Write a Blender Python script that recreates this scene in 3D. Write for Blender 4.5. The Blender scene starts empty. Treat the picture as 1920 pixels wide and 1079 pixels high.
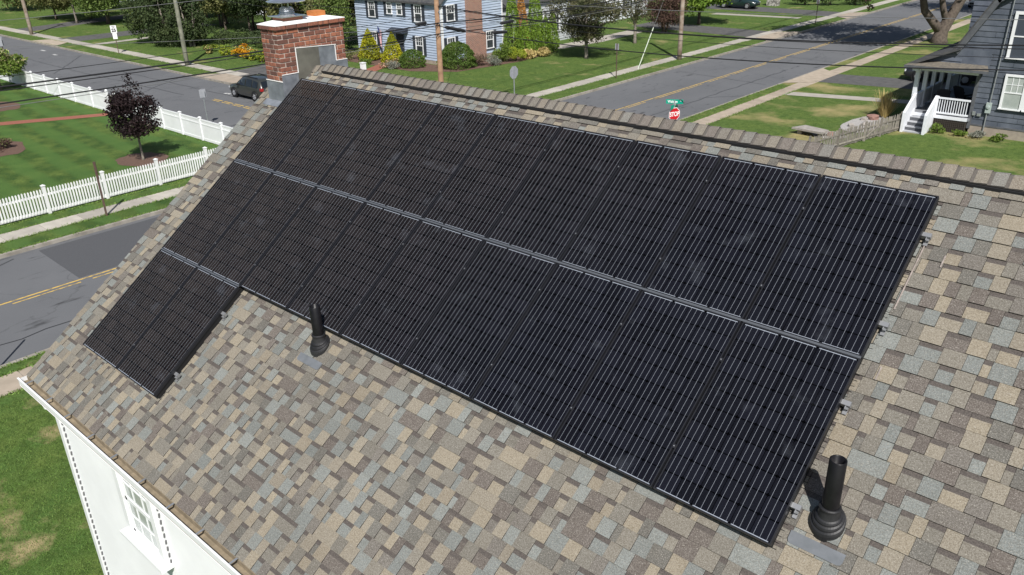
import bpy, bmesh, math, random
import numpy as np
from mathutils import Matrix, Vector, Euler
random.seed(7); RNG = np.random.default_rng(11)
R = math.radians
scn = bpy.context.scene
COL = scn.collection

# ------------------------------------------------------------------ camera, sky, sun, exposure
cam_d = bpy.data.cameras.new('camera'); cam = bpy.data.objects.new('camera', cam_d); COL.objects.link(cam)
cam.location = (10.802, -7.198, 11.269); cam.rotation_euler = (R(65.004), R(1.380), R(41.836))
cam_d.sensor_width = 36.0; cam_d.lens = 36.0*1531.62/1920; cam_d.clip_start = 0.1; cam_d.clip_end = 3000
scn.camera = cam
SUN_EL = 48.0
SH = Vector((-0.74, 0.67, 0)).normalized()            # direction in which shadows fall
wd = bpy.data.worlds.new('World'); scn.world = wd; wd.use_nodes = True
nt = wd.node_tree; bg = nt.nodes['Background']
sky = nt.nodes.new('ShaderNodeTexSky'); sky.sky_type = 'NISHITA'; sky.sun_disc = False
sky.sun_elevation = R(SUN_EL); sky.sun_rotation = math.atan2(-SH.x, -SH.y)
sky.dust_density = 1.2; sky.ozone_density = 1.0
nt.links.new(sky.outputs[0], bg.inputs[0]); bg.inputs[1].default_value = 0.062
sl = bpy.data.lights.new('sun', 'SUN'); so = bpy.data.objects.new('sun', sl); COL.objects.link(so)
sl.energy = 4.9; sl.angle = R(0.53); sl.color = (1.0, 0.968, 0.925)
d = Vector((SH.x*math.cos(R(SUN_EL)), SH.y*math.cos(R(SUN_EL)), -math.sin(R(SUN_EL))))
so.rotation_euler = d.to_track_quat('-Z', 'Y').to_euler(); so.location = (30, -30, 60)
vs = scn.view_settings; vs.view_transform = 'Standard'; vs.look = 'None'; vs.gamma = 1.0; vs.use_curve_mapping = False
vs.exposure = 0.28
CAMLOC = Vector(cam.location); CAMROT = cam.rotation_euler.to_matrix()
def project(p):                                        # pixel in the 1920 x 1079 frame, used only to rank pieces by size in view
    c = CAMROT.transposed() @ (Vector(p)-CAMLOC)
    if c.z > -0.1: return None
    return 960+1531.62*c.x/-c.z, 539.5-1531.62*c.y/-c.z, -c.z

# ------------------------------------------------------------------ materials
MATS = {}
def mat(name, col, rough=0.8, col2=None, nscale=3.0, ndetail=4.0, contrast=(0.35, 0.65), metal=0.0, spec=0.3,
        rnd=0.0, island=0.0, bump=0.0, bscale=60.0, extra=None, bdist=0.01, transl=0.0, coat=0.0):
    if name in MATS: return MATS[name]
    m = bpy.data.materials.new(name); m.use_nodes = True; MATS[name] = m
    t = m.node_tree; N = t.nodes; L = t.links; b = N['Principled BSDF']
    b.inputs['Roughness'].default_value = rough; b.inputs['Metallic'].default_value = metal
    b.inputs['Specular IOR Level'].default_value = spec
    if coat: b.inputs['Coat Weight'].default_value = coat; b.inputs['Coat Roughness'].default_value = 0.06
    g = N.new('ShaderNodeNewGeometry')
    c = None
    def rgb(v):
        n = N.new('ShaderNodeRGB'); n.outputs[0].default_value = (*v, 1); return n.outputs[0]
    c = rgb(col)
    def mixc(fac, a, bb, mode='MIX'):
        n = N.new('ShaderNodeMix'); n.data_type = 'RGBA'; n.blend_type = mode
        if isinstance(fac, (int, float)): n.inputs[0].default_value = fac
        else: L.new(fac, n.inputs[0])
        L.new(a, n.inputs[6]); L.new(bb, n.inputs[7]); return n.outputs[2]
    def noise(scale, lo, hi, detail=4.0, stretch=None, rough=0.55):
        n = N.new('ShaderNodeTexNoise'); n.inputs['Scale'].default_value = scale; n.inputs['Detail'].default_value = detail
        n.inputs['Roughness'].default_value = rough
        if stretch:
            mp = N.new('ShaderNodeMapping'); mp.inputs['Scale'].default_value = stretch
            L.new(g.outputs['Position'], mp.inputs[0]); L.new(mp.outputs[0], n.inputs['Vector'])
        else: L.new(g.outputs['Position'], n.inputs['Vector'])
        r = N.new('ShaderNodeMapRange'); r.inputs[1].default_value = lo; r.inputs[2].default_value = hi
        L.new(n.outputs[0], r.inputs[0]); return r.outputs[0]
    if col2: c = mixc(noise(nscale, *contrast, detail=ndetail), c, rgb(col2))
    if extra: c = extra(N, L, g, c, rgb, mixc, noise)
    if rnd or island:
        hs = N.new('ShaderNodeHueSaturation'); L.new(c, hs.inputs['Color'])
        if island: src = g.outputs['Random Per Island']; a = island
        else:
            oi = N.new('ShaderNodeObjectInfo'); src = oi.outputs['Random']; a = rnd
        r = N.new('ShaderNodeMapRange'); r.inputs[3].default_value = 1-a; r.inputs[4].default_value = 1+a
        L.new(src, r.inputs[0]); L.new(r.outputs[0], hs.inputs['Value'])
        r2 = N.new('ShaderNodeMath'); r2.operation = 'MULTIPLY_ADD'; r2.inputs[1].default_value = 0.04*a; r2.inputs[2].default_value = 0.5-0.02*a
        L.new(src, r2.inputs[0]); L.new(r2.outputs[0], hs.inputs['Hue'])
        c = hs.outputs[0]
    L.new(c, b.inputs['Base Color'])
    if bump:
        n = N.new('ShaderNodeTexNoise'); n.inputs['Scale'].default_value = bscale; n.inputs['Detail'].default_value = 3
        L.new(g.outputs['Position'], n.inputs['Vector'])
        bp = N.new('ShaderNodeBump'); bp.inputs['Strength'].default_value = bump; bp.inputs['Distance'].default_value = bdist
        L.new(n.outputs[0], bp.inputs['Height']); L.new(bp.outputs[0], b.inputs['Normal'])
    if transl:
        tr = N.new('ShaderNodeBsdfTranslucent'); L.new(c, tr.inputs[0]); ms = N.new('ShaderNodeMixShader'); ms.inputs[0].default_value = transl
        L.new(b.outputs[0], ms.inputs[1]); L.new(tr.outputs[0], ms.inputs[2]); L.new(ms.outputs[0], N['Material Output'].inputs[0])
    return m

def lawn_extra(dry, stripes=None, dryamt=(0.58, 0.72), dscale=0.35):
    def f(N, L, g, c, rgb, mixc, noise):
        c = mixc(noise(0.8, 0.42, 0.6, 5), c, rgb((0.135, 0.19, 0.045)))
        c = mixc(noise(3.2, 0.44, 0.62, 6, None, 0.7), c, rgb((0.052, 0.095, 0.02)))
        c = mixc(noise(13, 0.46, 0.66, 5, None, 0.75), c, rgb((0.036, 0.068, 0.013)))
        if stripes:
            sp = N.new('ShaderNodeSeparateXYZ'); L.new(g.outputs['Position'], sp.inputs[0])
            ma = N.new('ShaderNodeMath'); ma.operation = 'MULTIPLY_ADD'; ma.inputs[1].default_value = stripes[0]
            L.new(sp.outputs[0], ma.inputs[0])
            mb = N.new('ShaderNodeMath'); mb.operation = 'MULTIPLY'; mb.inputs[1].default_value = stripes[1]; L.new(sp.outputs[1], mb.inputs[0])
            L.new(mb.outputs[0], ma.inputs[2])
            nn = N.new('ShaderNodeTexNoise'); nn.inputs['Scale'].default_value = 0.5; nn.inputs['Detail'].default_value = 3; L.new(g.outputs['Position'], nn.inputs['Vector'])
            mm = N.new('ShaderNodeMath'); mm.operation = 'MULTIPLY_ADD'; mm.inputs[1].default_value = 2.4; L.new(nn.outputs[0], mm.inputs[0]); L.new(ma.outputs[0], mm.inputs[2])
            si = N.new('ShaderNodeMath'); si.operation = 'SINE'; L.new(mm.outputs[0], si.inputs[0])
            mr = N.new('ShaderNodeMapRange'); mr.inputs[1].default_value = -0.5; mr.inputs[2].default_value = 0.5; mr.inputs[4].default_value = 0.7
            L.new(si.outputs[0], mr.inputs[0]); c = mixc(mr.outputs[0], c, rgb((0.068, 0.142, 0.034)))
        c = mixc(noise(dscale, *dryamt, 6, None, 0.6), c, rgb(dry))
        c = mixc(noise(34, 0.5, 0.72, 4), c, rgb((0.15, 0.21, 0.07)))
        return c
    return f
def lawn(name, base=(0.092, 0.15, 0.036), dry=(0.3, 0.25, 0.12), **k):
    return mat(name, base, 0.95, extra=lawn_extra(dry, **k), spec=0.1, bump=0.9, bscale=45, bdist=0.04)
M_LAWN = lawn('lawn grass')
M_YARD = lawn('striped lawn grass', (0.028, 0.074, 0.018), dry=(0.12, 0.13, 0.055), stripes=(0.25, 3.7), dryamt=(0.66, 0.8))
M_NEAR = lawn('rough lawn grass', (0.08, 0.152, 0.034), dry=(0.4, 0.31, 0.17), dryamt=(0.57, 0.68), dscale=0.55)
M_NELAWN = lawn('dry lawn grass', (0.108, 0.165, 0.042), dry=(0.38, 0.3, 0.15), dryamt=(0.5, 0.68), dscale=0.24)
def road_extra(N, L, g, c, rgb, mixc, noise):
    c = mixc(noise(0.25, 0.35, 0.7, 4), c, rgb((0.12, 0.124, 0.132)))
    c = mixc(noise(220, 0.3, 0.8, 2), c, rgb((0.16, 0.162, 0.166)))
    c = mixc(noise(3.0, 0.62, 0.75, 5, (1, .25, 1)), c, rgb((0.052, 0.053, 0.056)))
    v = N.new('ShaderNodeTexVoronoi'); v.feature = 'DISTANCE_TO_EDGE'; v.inputs['Scale'].default_value = 0.2
    nz = N.new('ShaderNodeTexNoise'); nz.inputs['Scale'].default_value = 0.8; nz.inputs['Detail'].default_value = 5
    L.new(g.outputs['Position'], nz.inputs['Vector'])
    ad = N.new('ShaderNodeVectorMath'); ad.operation = 'MULTIPLY_ADD'; ad.inputs[1].default_value = (1.6, 1.6, 0)
    L.new(nz.outputs['Color'], ad.inputs[0]); L.new(g.outputs['Position'], ad.inputs[2]); L.new(ad.outputs[0], v.inputs['Vector'])
    mr = N.new('ShaderNodeMapRange'); mr.inputs[1].default_value = 0.0; mr.inputs[2].default_value = 0.008; mr.inputs[3].default_value = 0.3; mr.inputs[4].default_value = 0
    L.new(v.outputs[0], mr.inputs[0]); return mixc(mr.outputs[0], c, rgb((0.04, 0.04, 0.042)))
M_ROAD = mat('worn asphalt', (0.09, 0.094, 0.102), 0.9, extra=road_extra, spec=0.25, bump=0.3, bscale=120)
M_PATCH = mat('newer asphalt', (0.072, 0.074, 0.08), 0.9, (0.09, 0.092, 0.097), 40, spec=0.25)
M_DRIVE = mat('driveway asphalt', (0.082, 0.081, 0.081), 0.92, (0.115, 0.113, 0.11), 2.5, 6, spec=0.2)
M_TAR_SHADOW = mat('crack sealant and wire shadow', (0.028, 0.028, 0.03), 0.6)
M_YEL = mat('yellow road paint', (0.58, 0.39, 0.1), 0.7, (0.2, 0.165, 0.1), 5, 6, (0.48, 0.66))
M_WPAINT = mat('white road paint', (0.6, 0.6, 0.58), 0.8, (0.25, 0.25, 0.25), 8, 4)
M_CONC = mat('sidewalk concrete', (0.42, 0.39, 0.34), 0.9, (0.34, 0.315, 0.275), 1.8, 6, rnd=0.13, bump=0.15, bscale=90)
M_CONC2 = mat('aged tan concrete', (0.4, 0.335, 0.265), 0.9, (0.32, 0.27, 0.21), 2.2, 6, rnd=0.1)
M_KERB = mat('kerb concrete', (0.33, 0.305, 0.265), 0.9, (0.22, 0.2, 0.17), 2.5, 6)
M_BRICKPATH = mat('red brick paving', (0.3, 0.115, 0.075), 0.9, (0.22, 0.085, 0.06), 9, 4)
M_MULCH = mat('bark mulch', (0.1, 0.06, 0.045), 0.95, (0.16, 0.1, 0.075), 14, 5, bump=0.8, bscale=25, bdist=0.05)
M_GRAVEL = mat('pale gravel', (0.45, 0.43, 0.41), 0.95, (0.27, 0.26, 0.25), 22, 4, bump=0.7, bscale=30, bdist=0.03)
M_WHITE = mat('white vinyl', (0.8, 0.81, 0.82), 0.45, (0.74, 0.75, 0.76), 1.5, 4)
M_PICKET = mat('white painted pickets', (0.8, 0.8, 0.8), 0.5, (0.7, 0.71, 0.7), 2, 5, rnd=0.04)
M_WOODG = mat('weathered grey wood', (0.27, 0.245, 0.21), 0.95, (0.17, 0.155, 0.135), 5, 5, rnd=0.2)
M_POLE = mat('utility pole wood', (0.29, 0.245, 0.2), 0.95, (0.17, 0.125, 0.09), 2.5, 6)
M_POLER = mat('reddish utility pole wood', (0.34, 0.215, 0.13), 0.95, (0.22, 0.13, 0.08), 2.5, 6)
M_POLEG = mat('greenish utility pole wood', (0.22, 0.22, 0.17), 0.95, (0.13, 0.135, 0.1), 3, 6)
M_BROWN = mat('rusty brown steel', (0.13, 0.085, 0.065), 0.8, (0.09, 0.06, 0.05), 8)
M_GALV = mat('galvanised steel', (0.5, 0.52, 0.54), 0.45, (0.4, 0.42, 0.44), 12, metal=0.7)
M_ALU = mat('bright aluminium', (0.33, 0.335, 0.345), 0.45, metal=0.6)
M_SIGNBK = mat('grey sign back', (0.36, 0.37, 0.4), 0.5, (0.3, 0.31, 0.34), 5, metal=0.2)
M_RED = mat('red sign sheeting', (0.5, 0.012, 0.022), 0.4)
M_GREEN = mat('green sign sheeting', (0.0, 0.3, 0.2), 0.4)
M_SIGNW = mat('white sign sheeting', (0.82, 0.82, 0.82), 0.4)
M_BLACK = mat('black rubber', (0.012, 0.012, 0.013), 0.5, spec=0.4)
M_INK = mat('black lettering', (0.015, 0.015, 0.015), 0.6)
M_WIRE = mat('black cable sheath', (0.018, 0.018, 0.02), 0.6)
M_WIREG = mat('bare aluminium wire', (0.2, 0.2, 0.2), 0.5, metal=0.3)
# roof shingles
def shingle_extra(N, L, g, c, rgb, mixc, noise):
    def mul(f, v): return mixc(f, c, rgb(v), 'MULTIPLY')
    c = mixc(noise(95, 0.42, 0.62, 2, None, 0.8), c, rgb((0.66, 0.64, 0.61)), 'MULTIPLY')
    c2 = mixc(noise(130, 0.55, 0.75, 2, None, 0.8), c, rgb((0.4, 0.375, 0.33)))
    return mixc(noise(0.9, 0.45, 0.8, 5), c2, rgb((0.84, 0.83, 0.82)), 'MULTIPLY')
SHC = [(0.335, 0.275, 0.2), (0.305, 0.256, 0.195), (0.21, 0.222, 0.214), (0.25, 0.262, 0.25), (0.135, 0.107, 0.095), (0.145, 0.133, 0.118),
       (0.2, 0.178, 0.15), (0.235, 0.205, 0.168), (0.17, 0.147, 0.13)]
SHC = [tuple((q*.76+w*.24)*k for q, w, k in zip(c, (0.2, 0.187, 0.163), (.91, .945, .96))) for c in SHC]
M_SH = [mat('asphalt shingle %d' % i, c, 0.95, extra=shingle_extra, island=0.1, spec=0.15, bump=0.5, bscale=170, bdist=0.006) for i, c in enumerate(SHC)]
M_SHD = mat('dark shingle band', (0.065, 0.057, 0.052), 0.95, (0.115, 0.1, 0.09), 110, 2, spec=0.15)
M_SHE = mat('cut shingle edge', (0.045, 0.042, 0.04), 0.95, spec=0.1)
M_SHCAP = [mat('ridge shingle %d' % i, c, 0.95, extra=shingle_extra, rnd=0.06, spec=0.15, bump=0.5, bscale=170, bdist=0.006)
           for i, c in enumerate([(0.2, 0.182, 0.158), (0.225, 0.202, 0.168), (0.18, 0.158, 0.142), (0.212, 0.205, 0.188), (0.235, 0.205, 0.168)])]
# solar glass and cells
def cell_mat():
    m = bpy.data.materials.new('monocrystalline cell'); m.use_nodes = True; N = m.node_tree.nodes; L = m.node_tree.links; b = N['Principled BSDF']
    lw = N.new('ShaderNodeLayerWeight'); lw.inputs[0].default_value = 0.5
    mx = N.new('ShaderNodeMix'); mx.data_type = 'RGBA'; mx.inputs[6].default_value = (0.0052, 0.0057, 0.0094, 1); mx.inputs[7].default_value = (0.023, 0.0175, 0.0135, 1)
    mr = N.new('ShaderNodeMapRange'); mr.inputs[1].default_value = 0.22; mr.inputs[2].default_value = 0.62
    L.new(lw.outputs['Facing'], mr.inputs[0]); L.new(mr.outputs[0], mx.inputs[0])
    oi = N.new('ShaderNodeObjectInfo'); hs = N.new('ShaderNodeHueSaturation'); r = N.new('ShaderNodeMapRange'); r.inputs[3].default_value = 0.75; r.inputs[4].default_value = 1.3
    L.new(oi.outputs['Random'], r.inputs[0]); L.new(r.outputs[0], hs.inputs['Value']); L.new(mx.outputs[2], hs.inputs['Color'])
    L.new(hs.outputs[0], b.inputs['Base Color']); b.inputs['Roughness'].default_value = 0.6; b.inputs['Specular IOR Level'].default_value = 0.05
    return m
M_CELL = cell_mat()
M_BACK = mat('black backsheet', (0.0008, 0.0008, 0.001), 1.0, spec=0.0)
M_RIB = mat('tinned ribbon', (0.3, 0.325, 0.365), 0.4, metal=0.25)
M_DASH = mat('string connector', (0.42, 0.46, 0.52), 0.35, metal=0.35)
M_FRAME = mat('black anodised frame', (0.014, 0.0145, 0.018), 0.45, spec=0.35, metal=0.0)
def glass_mat():
    m = bpy.data.materials.new('dusty panel glass'); m.use_nodes = True; t = m.node_tree; N = t.nodes; L = t.links
    N.remove(N['Principled BSDF']); out = N['Material Output']
    tr = N.new('ShaderNodeBsdfTransparent'); gl = N.new('ShaderNodeBsdfGlossy'); gl.inputs['Roughness'].default_value = 0.13
    df = N.new('ShaderNodeBsdfDiffuse'); df.inputs[0].default_value = (0.3, 0.33, 0.39, 1)
    fr = N.new('ShaderNodeFresnel'); fr.inputs[0].default_value = 1.19
    m1 = N.new('ShaderNodeMixShader'); L.new(fr.outputs[0], m1.inputs[0]); L.new(tr.outputs[0], m1.inputs[1]); L.new(gl.outputs[0], m1.inputs[2])
    g = N.new('ShaderNodeNewGeometry')
    n1 = N.new('ShaderNodeTexNoise'); n1.inputs['Scale'].default_value = 3.4; n1.inputs['Detail'].default_value = 6; L.new(g.outputs['Position'], n1.inputs['Vector'])
    r1 = N.new('ShaderNodeMapRange'); r1.inputs[1].default_value = 0.61; r1.inputs[2].default_value = 0.76; r1.inputs[4].default_value = 0.07; L.new(n1.outputs[0], r1.inputs[0])
    n2 = N.new('ShaderNodeTexNoise'); n2.inputs['Scale'].default_value = 0.7; n2.inputs['Detail'].default_value = 4; L.new(g.outputs['Position'], n2.inputs['Vector'])
    r2 = N.new('ShaderNodeMapRange'); r2.inputs[1].default_value = 0.35; r2.inputs[2].default_value = 0.75; r2.inputs[3].default_value = 0.0; r2.inputs[4].default_value = 0.0035; L.new(n2.outputs[0], r2.inputs[0])
    ad = N.new('ShaderNodeMath'); L.new(r1.outputs[0], ad.inputs[0]); L.new(r2.outputs[0], ad.inputs[1])
    m2 = N.new('ShaderNodeMixShader'); L.new(ad.outputs[0], m2.inputs[0]); L.new(m1.outputs[0], m2.inputs[1]); L.new(df.outputs[0], m2.inputs[2])
    L.new(m2.outputs[0], out.inputs[0]); return m
M_GLASS = glass_mat()
M_PANE = mat('window glass', (0.03, 0.035, 0.04), 0.06, (0.06, 0.07, 0.075), 2.0, spec=0.6)
M_PANEL = mat('pale curtained glass', (0.42, 0.45, 0.43), 0.12, (0.33, 0.37, 0.35), 2.0, spec=0.6)
M_LEAD = mat('lead flashing', (0.29, 0.31, 0.345), 0.5, (0.17, 0.185, 0.21), 7, 6, (0.3, 0.7), metal=0.35)
M_LEADT = mat('tarnished flashing', (0.17, 0.165, 0.14), 0.6, (0.12, 0.115, 0.1), 5, 5, metal=0.25)
M_MORTAR = mat('pale mortar', (0.54, 0.47, 0.41), 0.95, (0.38, 0.32, 0.28), 12, 5, bump=0.4, bscale=80)
M_MORTARW = mat('fresh white sealant', (0.8, 0.79, 0.77), 0.7)
M_CROWN = mat('white crown wash', (0.8, 0.8, 0.79), 0.7, (0.66, 0.65, 0.63), 6, 5, (0.5, 0.75))
def brick_extra(N, L, g, c, rgb, mixc, noise):
    oi = N.new('ShaderNodeObjectInfo'); r = N.new('ShaderNodeValToRGB'); e = r.color_ramp.elements
    e[0].color = (0.11, 0.06, 0.05, 1); e[1].color = (0.37, 0.15, 0.09, 1); e[1].position = 0.95
    x = e.new(0.3); x.color = (0.2, 0.09, 0.066, 1); x = e.new(0.62); x.color = (0.27, 0.105, 0.07, 1)
    L.new(oi.outputs['Random'], r.inputs[0])
    c = mixc(noise(22, 0.45, 0.75, 5), r.outputs[0], rgb((0.13, 0.07, 0.06)))
    return mixc(noise(9, 0.62, 0.85, 5), c, rgb((0.4, 0.33, 0.28)))
M_BRICK = mat('red clay brick', (0.3, 0.1, 0.06), 0.95, extra=brick_extra, spec=0.15, bump=0.6, bscale=90, bdist=0.006)
M_CLAY = mat('orange clay flue', (0.55, 0.2, 0.06), 0.8, (0.45, 0.16, 0.05), 12)
M_STEEL = mat('stainless steel', (0.62, 0.64, 0.67), 0.28, metal=0.85)
M_GUTTER = mat('gutter trough debris', (0.2, 0.165, 0.115), 0.9, (0.3, 0.245, 0.17), 10, 5, (0.4, 0.7))
M_ABS = mat('black abs pipe', (0.005, 0.0045, 0.006), 0.35, (0.01, 0.0095, 0.011), 12, spec=0.35)
M_BOOT = mat('dark rubber boot', (0.013, 0.013, 0.015), 0.5, (0.028, 0.028, 0.03), 9, spec=0.35)
M_PLATE = mat('grey flashing plate', (0.16, 0.17, 0.185), 0.5, (0.12, 0.13, 0.14), 8)
M_VENT = mat('black ridge vent', (0.012, 0.012, 0.013), 0.7)
def siding_mat(name, c1, c2, rnd=0.03): return mat(name, c1, 0.7, c2, 1.2, 5, rnd=rnd)
M_BLUE = siding_mat('pale blue clapboard', (0.42, 0.49, 0.6), (0.36, 0.43, 0.54))
M_GREY = siding_mat('pale grey clapboard', (0.5, 0.52, 0.54), (0.43, 0.45, 0.47))
M_DARK = mat('slate blue shake siding', (0.075, 0.088, 0.112), 0.8, (0.115, 0.13, 0.158), 1.6, 6, (0.4, 0.65), rnd=0.1)
M_DTRIM = mat('dark grey trim', (0.085, 0.09, 0.1), 0.7, (0.12, 0.125, 0.135), 3, 5)
M_SHUT = mat('charcoal shutter', (0.035, 0.042, 0.055), 0.6)
M_ROOFD = mat('dark roof shingles', (0.05, 0.052, 0.058), 0.95, (0.09, 0.088, 0.085), 5, 6, bump=0.3, bscale=30)
M_ROOFT = mat('weathered tan porch shingles', (0.17, 0.15, 0.12), 0.95, (0.11, 0.1, 0.085), 7, 6)
M_FOUND = mat('tan foundation', (0.36, 0.31, 0.25), 0.95, (0.28, 0.24, 0.2), 4, 5)
M_PORCH = mat('pale porch paint', (0.74, 0.76, 0.8), 0.55, (0.66, 0.68, 0.72), 3, 4)
M_LATT = mat('dark brown lattice', (0.06, 0.05, 0.042), 0.85)
M_CHBR = mat('orange red brickwork', (0.34, 0.15, 0.1), 0.95, rnd=0.16)
M_BARK = mat('tree bark', (0.13, 0.105, 0.085), 0.95, (0.075, 0.06, 0.05), 6, 6, bump=0.8, bscale=12, bdist=0.04)
M_BARKP = mat('pale bark', (0.26, 0.23, 0.19), 0.95, (0.16, 0.14, 0.12), 8, 5)
def leaf(name, c, c2, isl=0.3):
    f_ = 1.0 if 'purple' in name or 'golden' in name or 'flower' in name else 1.3
    c, c2 = tuple(q*f_ for q in c), tuple(q*f_ for q in c2)
    return mat(name, c, 0.65, c2, 0.9, 3, (0.35, 0.65), island=isl, spec=0.25, transl=0.25)
M_LF = dict(
    purple=leaf('purple maple leaves', (0.019, 0.012, 0.0135), (0.034, 0.02, 0.02), 0.4),
    green=leaf('green maple leaves', (0.1, 0.17, 0.022), (0.15, 0.22, 0.032), 0.35),
    mid=leaf('mid green leaves', (0.07, 0.11, 0.024), (0.11, 0.15, 0.038)),
    olive=leaf('olive green leaves', (0.11, 0.12, 0.045), (0.16, 0.16, 0.06)),
    dark=leaf('dark yew needles', (0.035, 0.055, 0.022), (0.06, 0.08, 0.03)),
    dogwood=leaf('dogwood leaves', (0.05, 0.062, 0.028), (0.085, 0.078, 0.04)),
    smoke=leaf('smoke bush leaves', (0.065, 0.038, 0.034), (0.1, 0.06, 0.045)),
    brown=leaf('rusty brown leaves', (0.11, 0.075, 0.05), (0.15, 0.1, 0.07)),
    gold=leaf('golden conifer foliage', (0.42, 0.4, 0.02), (0.22, 0.24, 0.018), 0.25),
    box=leaf('boxwood leaves', (0.055, 0.095, 0.018), (0.085, 0.13, 0.025), 0.4),
    arbor=leaf('arborvitae foliage', (0.13, 0.21, 0.025), (0.16, 0.24, 0.035), 0.25),
    orange=leaf('browned arborvitae foliage', (0.38, 0.2, 0.06), (0.28, 0.14, 0.05)),
    lime=leaf('lime green leaves', (0.19, 0.24, 0.025), (0.28, 0.3, 0.03)),
    hydr=leaf('hydrangea leaves', (0.085, 0.13, 0.022), (0.12, 0.17, 0.03)),
    bloom=leaf('cream hydrangea blooms', (0.42, 0.42, 0.22), (0.46, 0.36, 0.2), 0.15),
    flower=leaf('orange flowers', (0.6, 0.3, 0.01), (0.5, 0.22, 0.01), 0.2),
    straw=leaf('straw coloured grass', (0.46, 0.36, 0.16), (0.36, 0.29, 0.12)),
    pink=leaf('faded pink blooms', (0.4, 0.25, 0.18), (0.3, 0.2, 0.13)),
    blade=leaf('lawn blades', (0.09, 0.155, 0.03), (0.13, 0.19, 0.045), 0.4),
    lav=leaf('grey green foliage', (0.13, 0.15, 0.12), (0.18, 0.18, 0.15)))

# ------------------------------------------------------------------ helpers
def tag(o, label=None, cat=None, group=None, kind=None):
    if label: o['label'] = label
    if cat: o['category'] = cat
    if group: o['group'] = group
    if kind: o['kind'] = kind
    return o
WL = {}
def thing(name, loc, label, cat, group=None, rot=None):
    o = bpy.data.objects.new(name, None); COL.objects.link(o); o.location = loc; o.empty_display_size = 0.2
    if rot: o.rotation_euler = rot
    WL[o.name] = Vector(loc)
    return tag(o, label, cat, group)
def link(name, me, parent=None, loc=None, rot=None, scale=None):
    o = bpy.data.objects.new(name, me); COL.objects.link(o)
    if parent: o.parent = parent
    if loc is not None: o.location = loc
    if rot is not None: o.rotation_euler = rot
    if scale is not None: o.scale = scale
    return o
class MB:
    def __init__(s): s.v = []; s.f = []; s.m = []
    def add(s, vs, fs, m=0):
        k = len(s.v); s.v += [tuple(x) for x in vs]; s.f += [tuple(i+k for i in f) for f in fs]; s.m += [m]*len(fs); return s
    def quad(s, a, b, c, d, m=0): return s.add([a, b, c, d], [(0, 1, 2, 3)], m)
    def box(s, x0, x1, y0, y1, z0, z1, m=0):
        return s.add([(x0,y0,z0),(x1,y0,z0),(x1,y1,z0),(x0,y1,z0),(x0,y0,z1),(x1,y0,z1),(x1,y1,z1),(x0,y1,z1)],
                     [(0,3,2,1),(4,5,6,7),(0,1,5,4),(1,2,6,5),(2,3,7,6),(3,0,4,7)], m)
    def beam(s, a, b, w, h, m=0, up=(0,0,1)):                    # rectangular bar from a to b
        a = Vector(a); b = Vector(b); t = (b-a).normalized(); u = Vector(up); x = t.cross(u)
        if x.length < 1e-4: x = t.cross(Vector((1,0,0)))
        x.normalize(); y = x.cross(t); x *= w/2; y *= h/2
        vs = [a-x-y, a+x-y, a+x+y, a-x+y, b-x-y, b+x-y, b+x+y, b-x+y]
        return s.add(vs, [(0,1,2,3),(7,6,5,4),(0,4,5,1),(1,5,6,2),(2,6,7,3),(3,7,4,0)], m)
    def tube(s, pts, rad, n=8, m=0, caps=True):
        pts = [Vector(p) for p in pts]; k = len(s.v); N = len(pts)
        if not isinstance(rad, (list, tuple)): rad = [rad]*N
        ref = None
        for i, p in enumerate(pts):
            t = (pts[min(i+1, N-1)]-pts[max(i-1, 0)]).normalized()
            if ref is None: ref = t.cross(Vector((0,0,1)) if abs(t.z) < 0.9 else Vector((1,0,0))).normalized()
            ref = (ref - t*ref.dot(t)).normalized(); w = t.cross(ref)
            for j in range(n):
                a = 2*math.pi*j/n; s.v.append(tuple(p+rad[i]*(ref*math.cos(a)+w*math.sin(a))))
        for i in range(N-1):
            for j in range(n):
                s.f.append((k+i*n+j, k+i*n+(j+1)%n, k+(i+1)*n+(j+1)%n, k+(i+1)*n+j)); s.m.append(m)
        if caps:
            s.f.append(tuple(k+j for j in range(n))[::-1]); s.m.append(m)
            s.f.append(tuple(k+(N-1)*n+j for j in range(n))); s.m.append(m)
        return s
    def lathe(s, prof, c, n=24, m=0, M=None, shear=0.0):
        k = len(s.v)
        for r, z in prof:
            for j in range(n):
                a = 2*math.pi*j/n; p = Vector((r*math.cos(a), r*math.sin(a), z))
                if M: p = M @ p
                s.v.append(tuple(p+Vector(c)))
        for i in range(len(prof)-1):
            for j in range(n):
                s.f.append((k+i*n+j, k+i*n+(j+1)%n, k+(i+1)*n+(j+1)%n, k+(i+1)*n+j)); s.m.append(m)
        return s
    def prism(s, poly, z0, z1, m=0):
        n = len(poly); vs = [(x,y,z0) for x,y in poly]+[(x,y,z1) for x,y in poly]
        fs = [tuple(range(n))[::-1], tuple(range(n, 2*n))]+[(i,(i+1)%n,n+(i+1)%n,n+i) for i in range(n)]
        return s.add(vs, fs, m)
    def mesh(s, name, mats, origin=None, smooth=False):
        me = bpy.data.meshes.new(name); v = s.v
        if origin is not None: v = [(a-origin[0], b-origin[1], c-origin[2]) for a, b, c in v]
        me.from_pydata(v, [], s.f)
        for x in (mats if isinstance(mats, (list, tuple)) else [mats]): me.materials.append(x)
        if any(s.m): me.polygons.foreach_set('material_index', s.m)
        if smooth: me.polygons.foreach_set('use_smooth', [True]*len(s.f))
        me.validate(); me.update(); return me
    def build(s, name, mats, parent=None, smooth=False, kind=None):
        root = parent
        while root is not None and root.parent is not None: root = root.parent
        o = link(name, s.mesh(name, mats, WL.get(root.name) if root else None, smooth), parent)
        if kind: o['kind'] = kind
        return o
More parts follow.
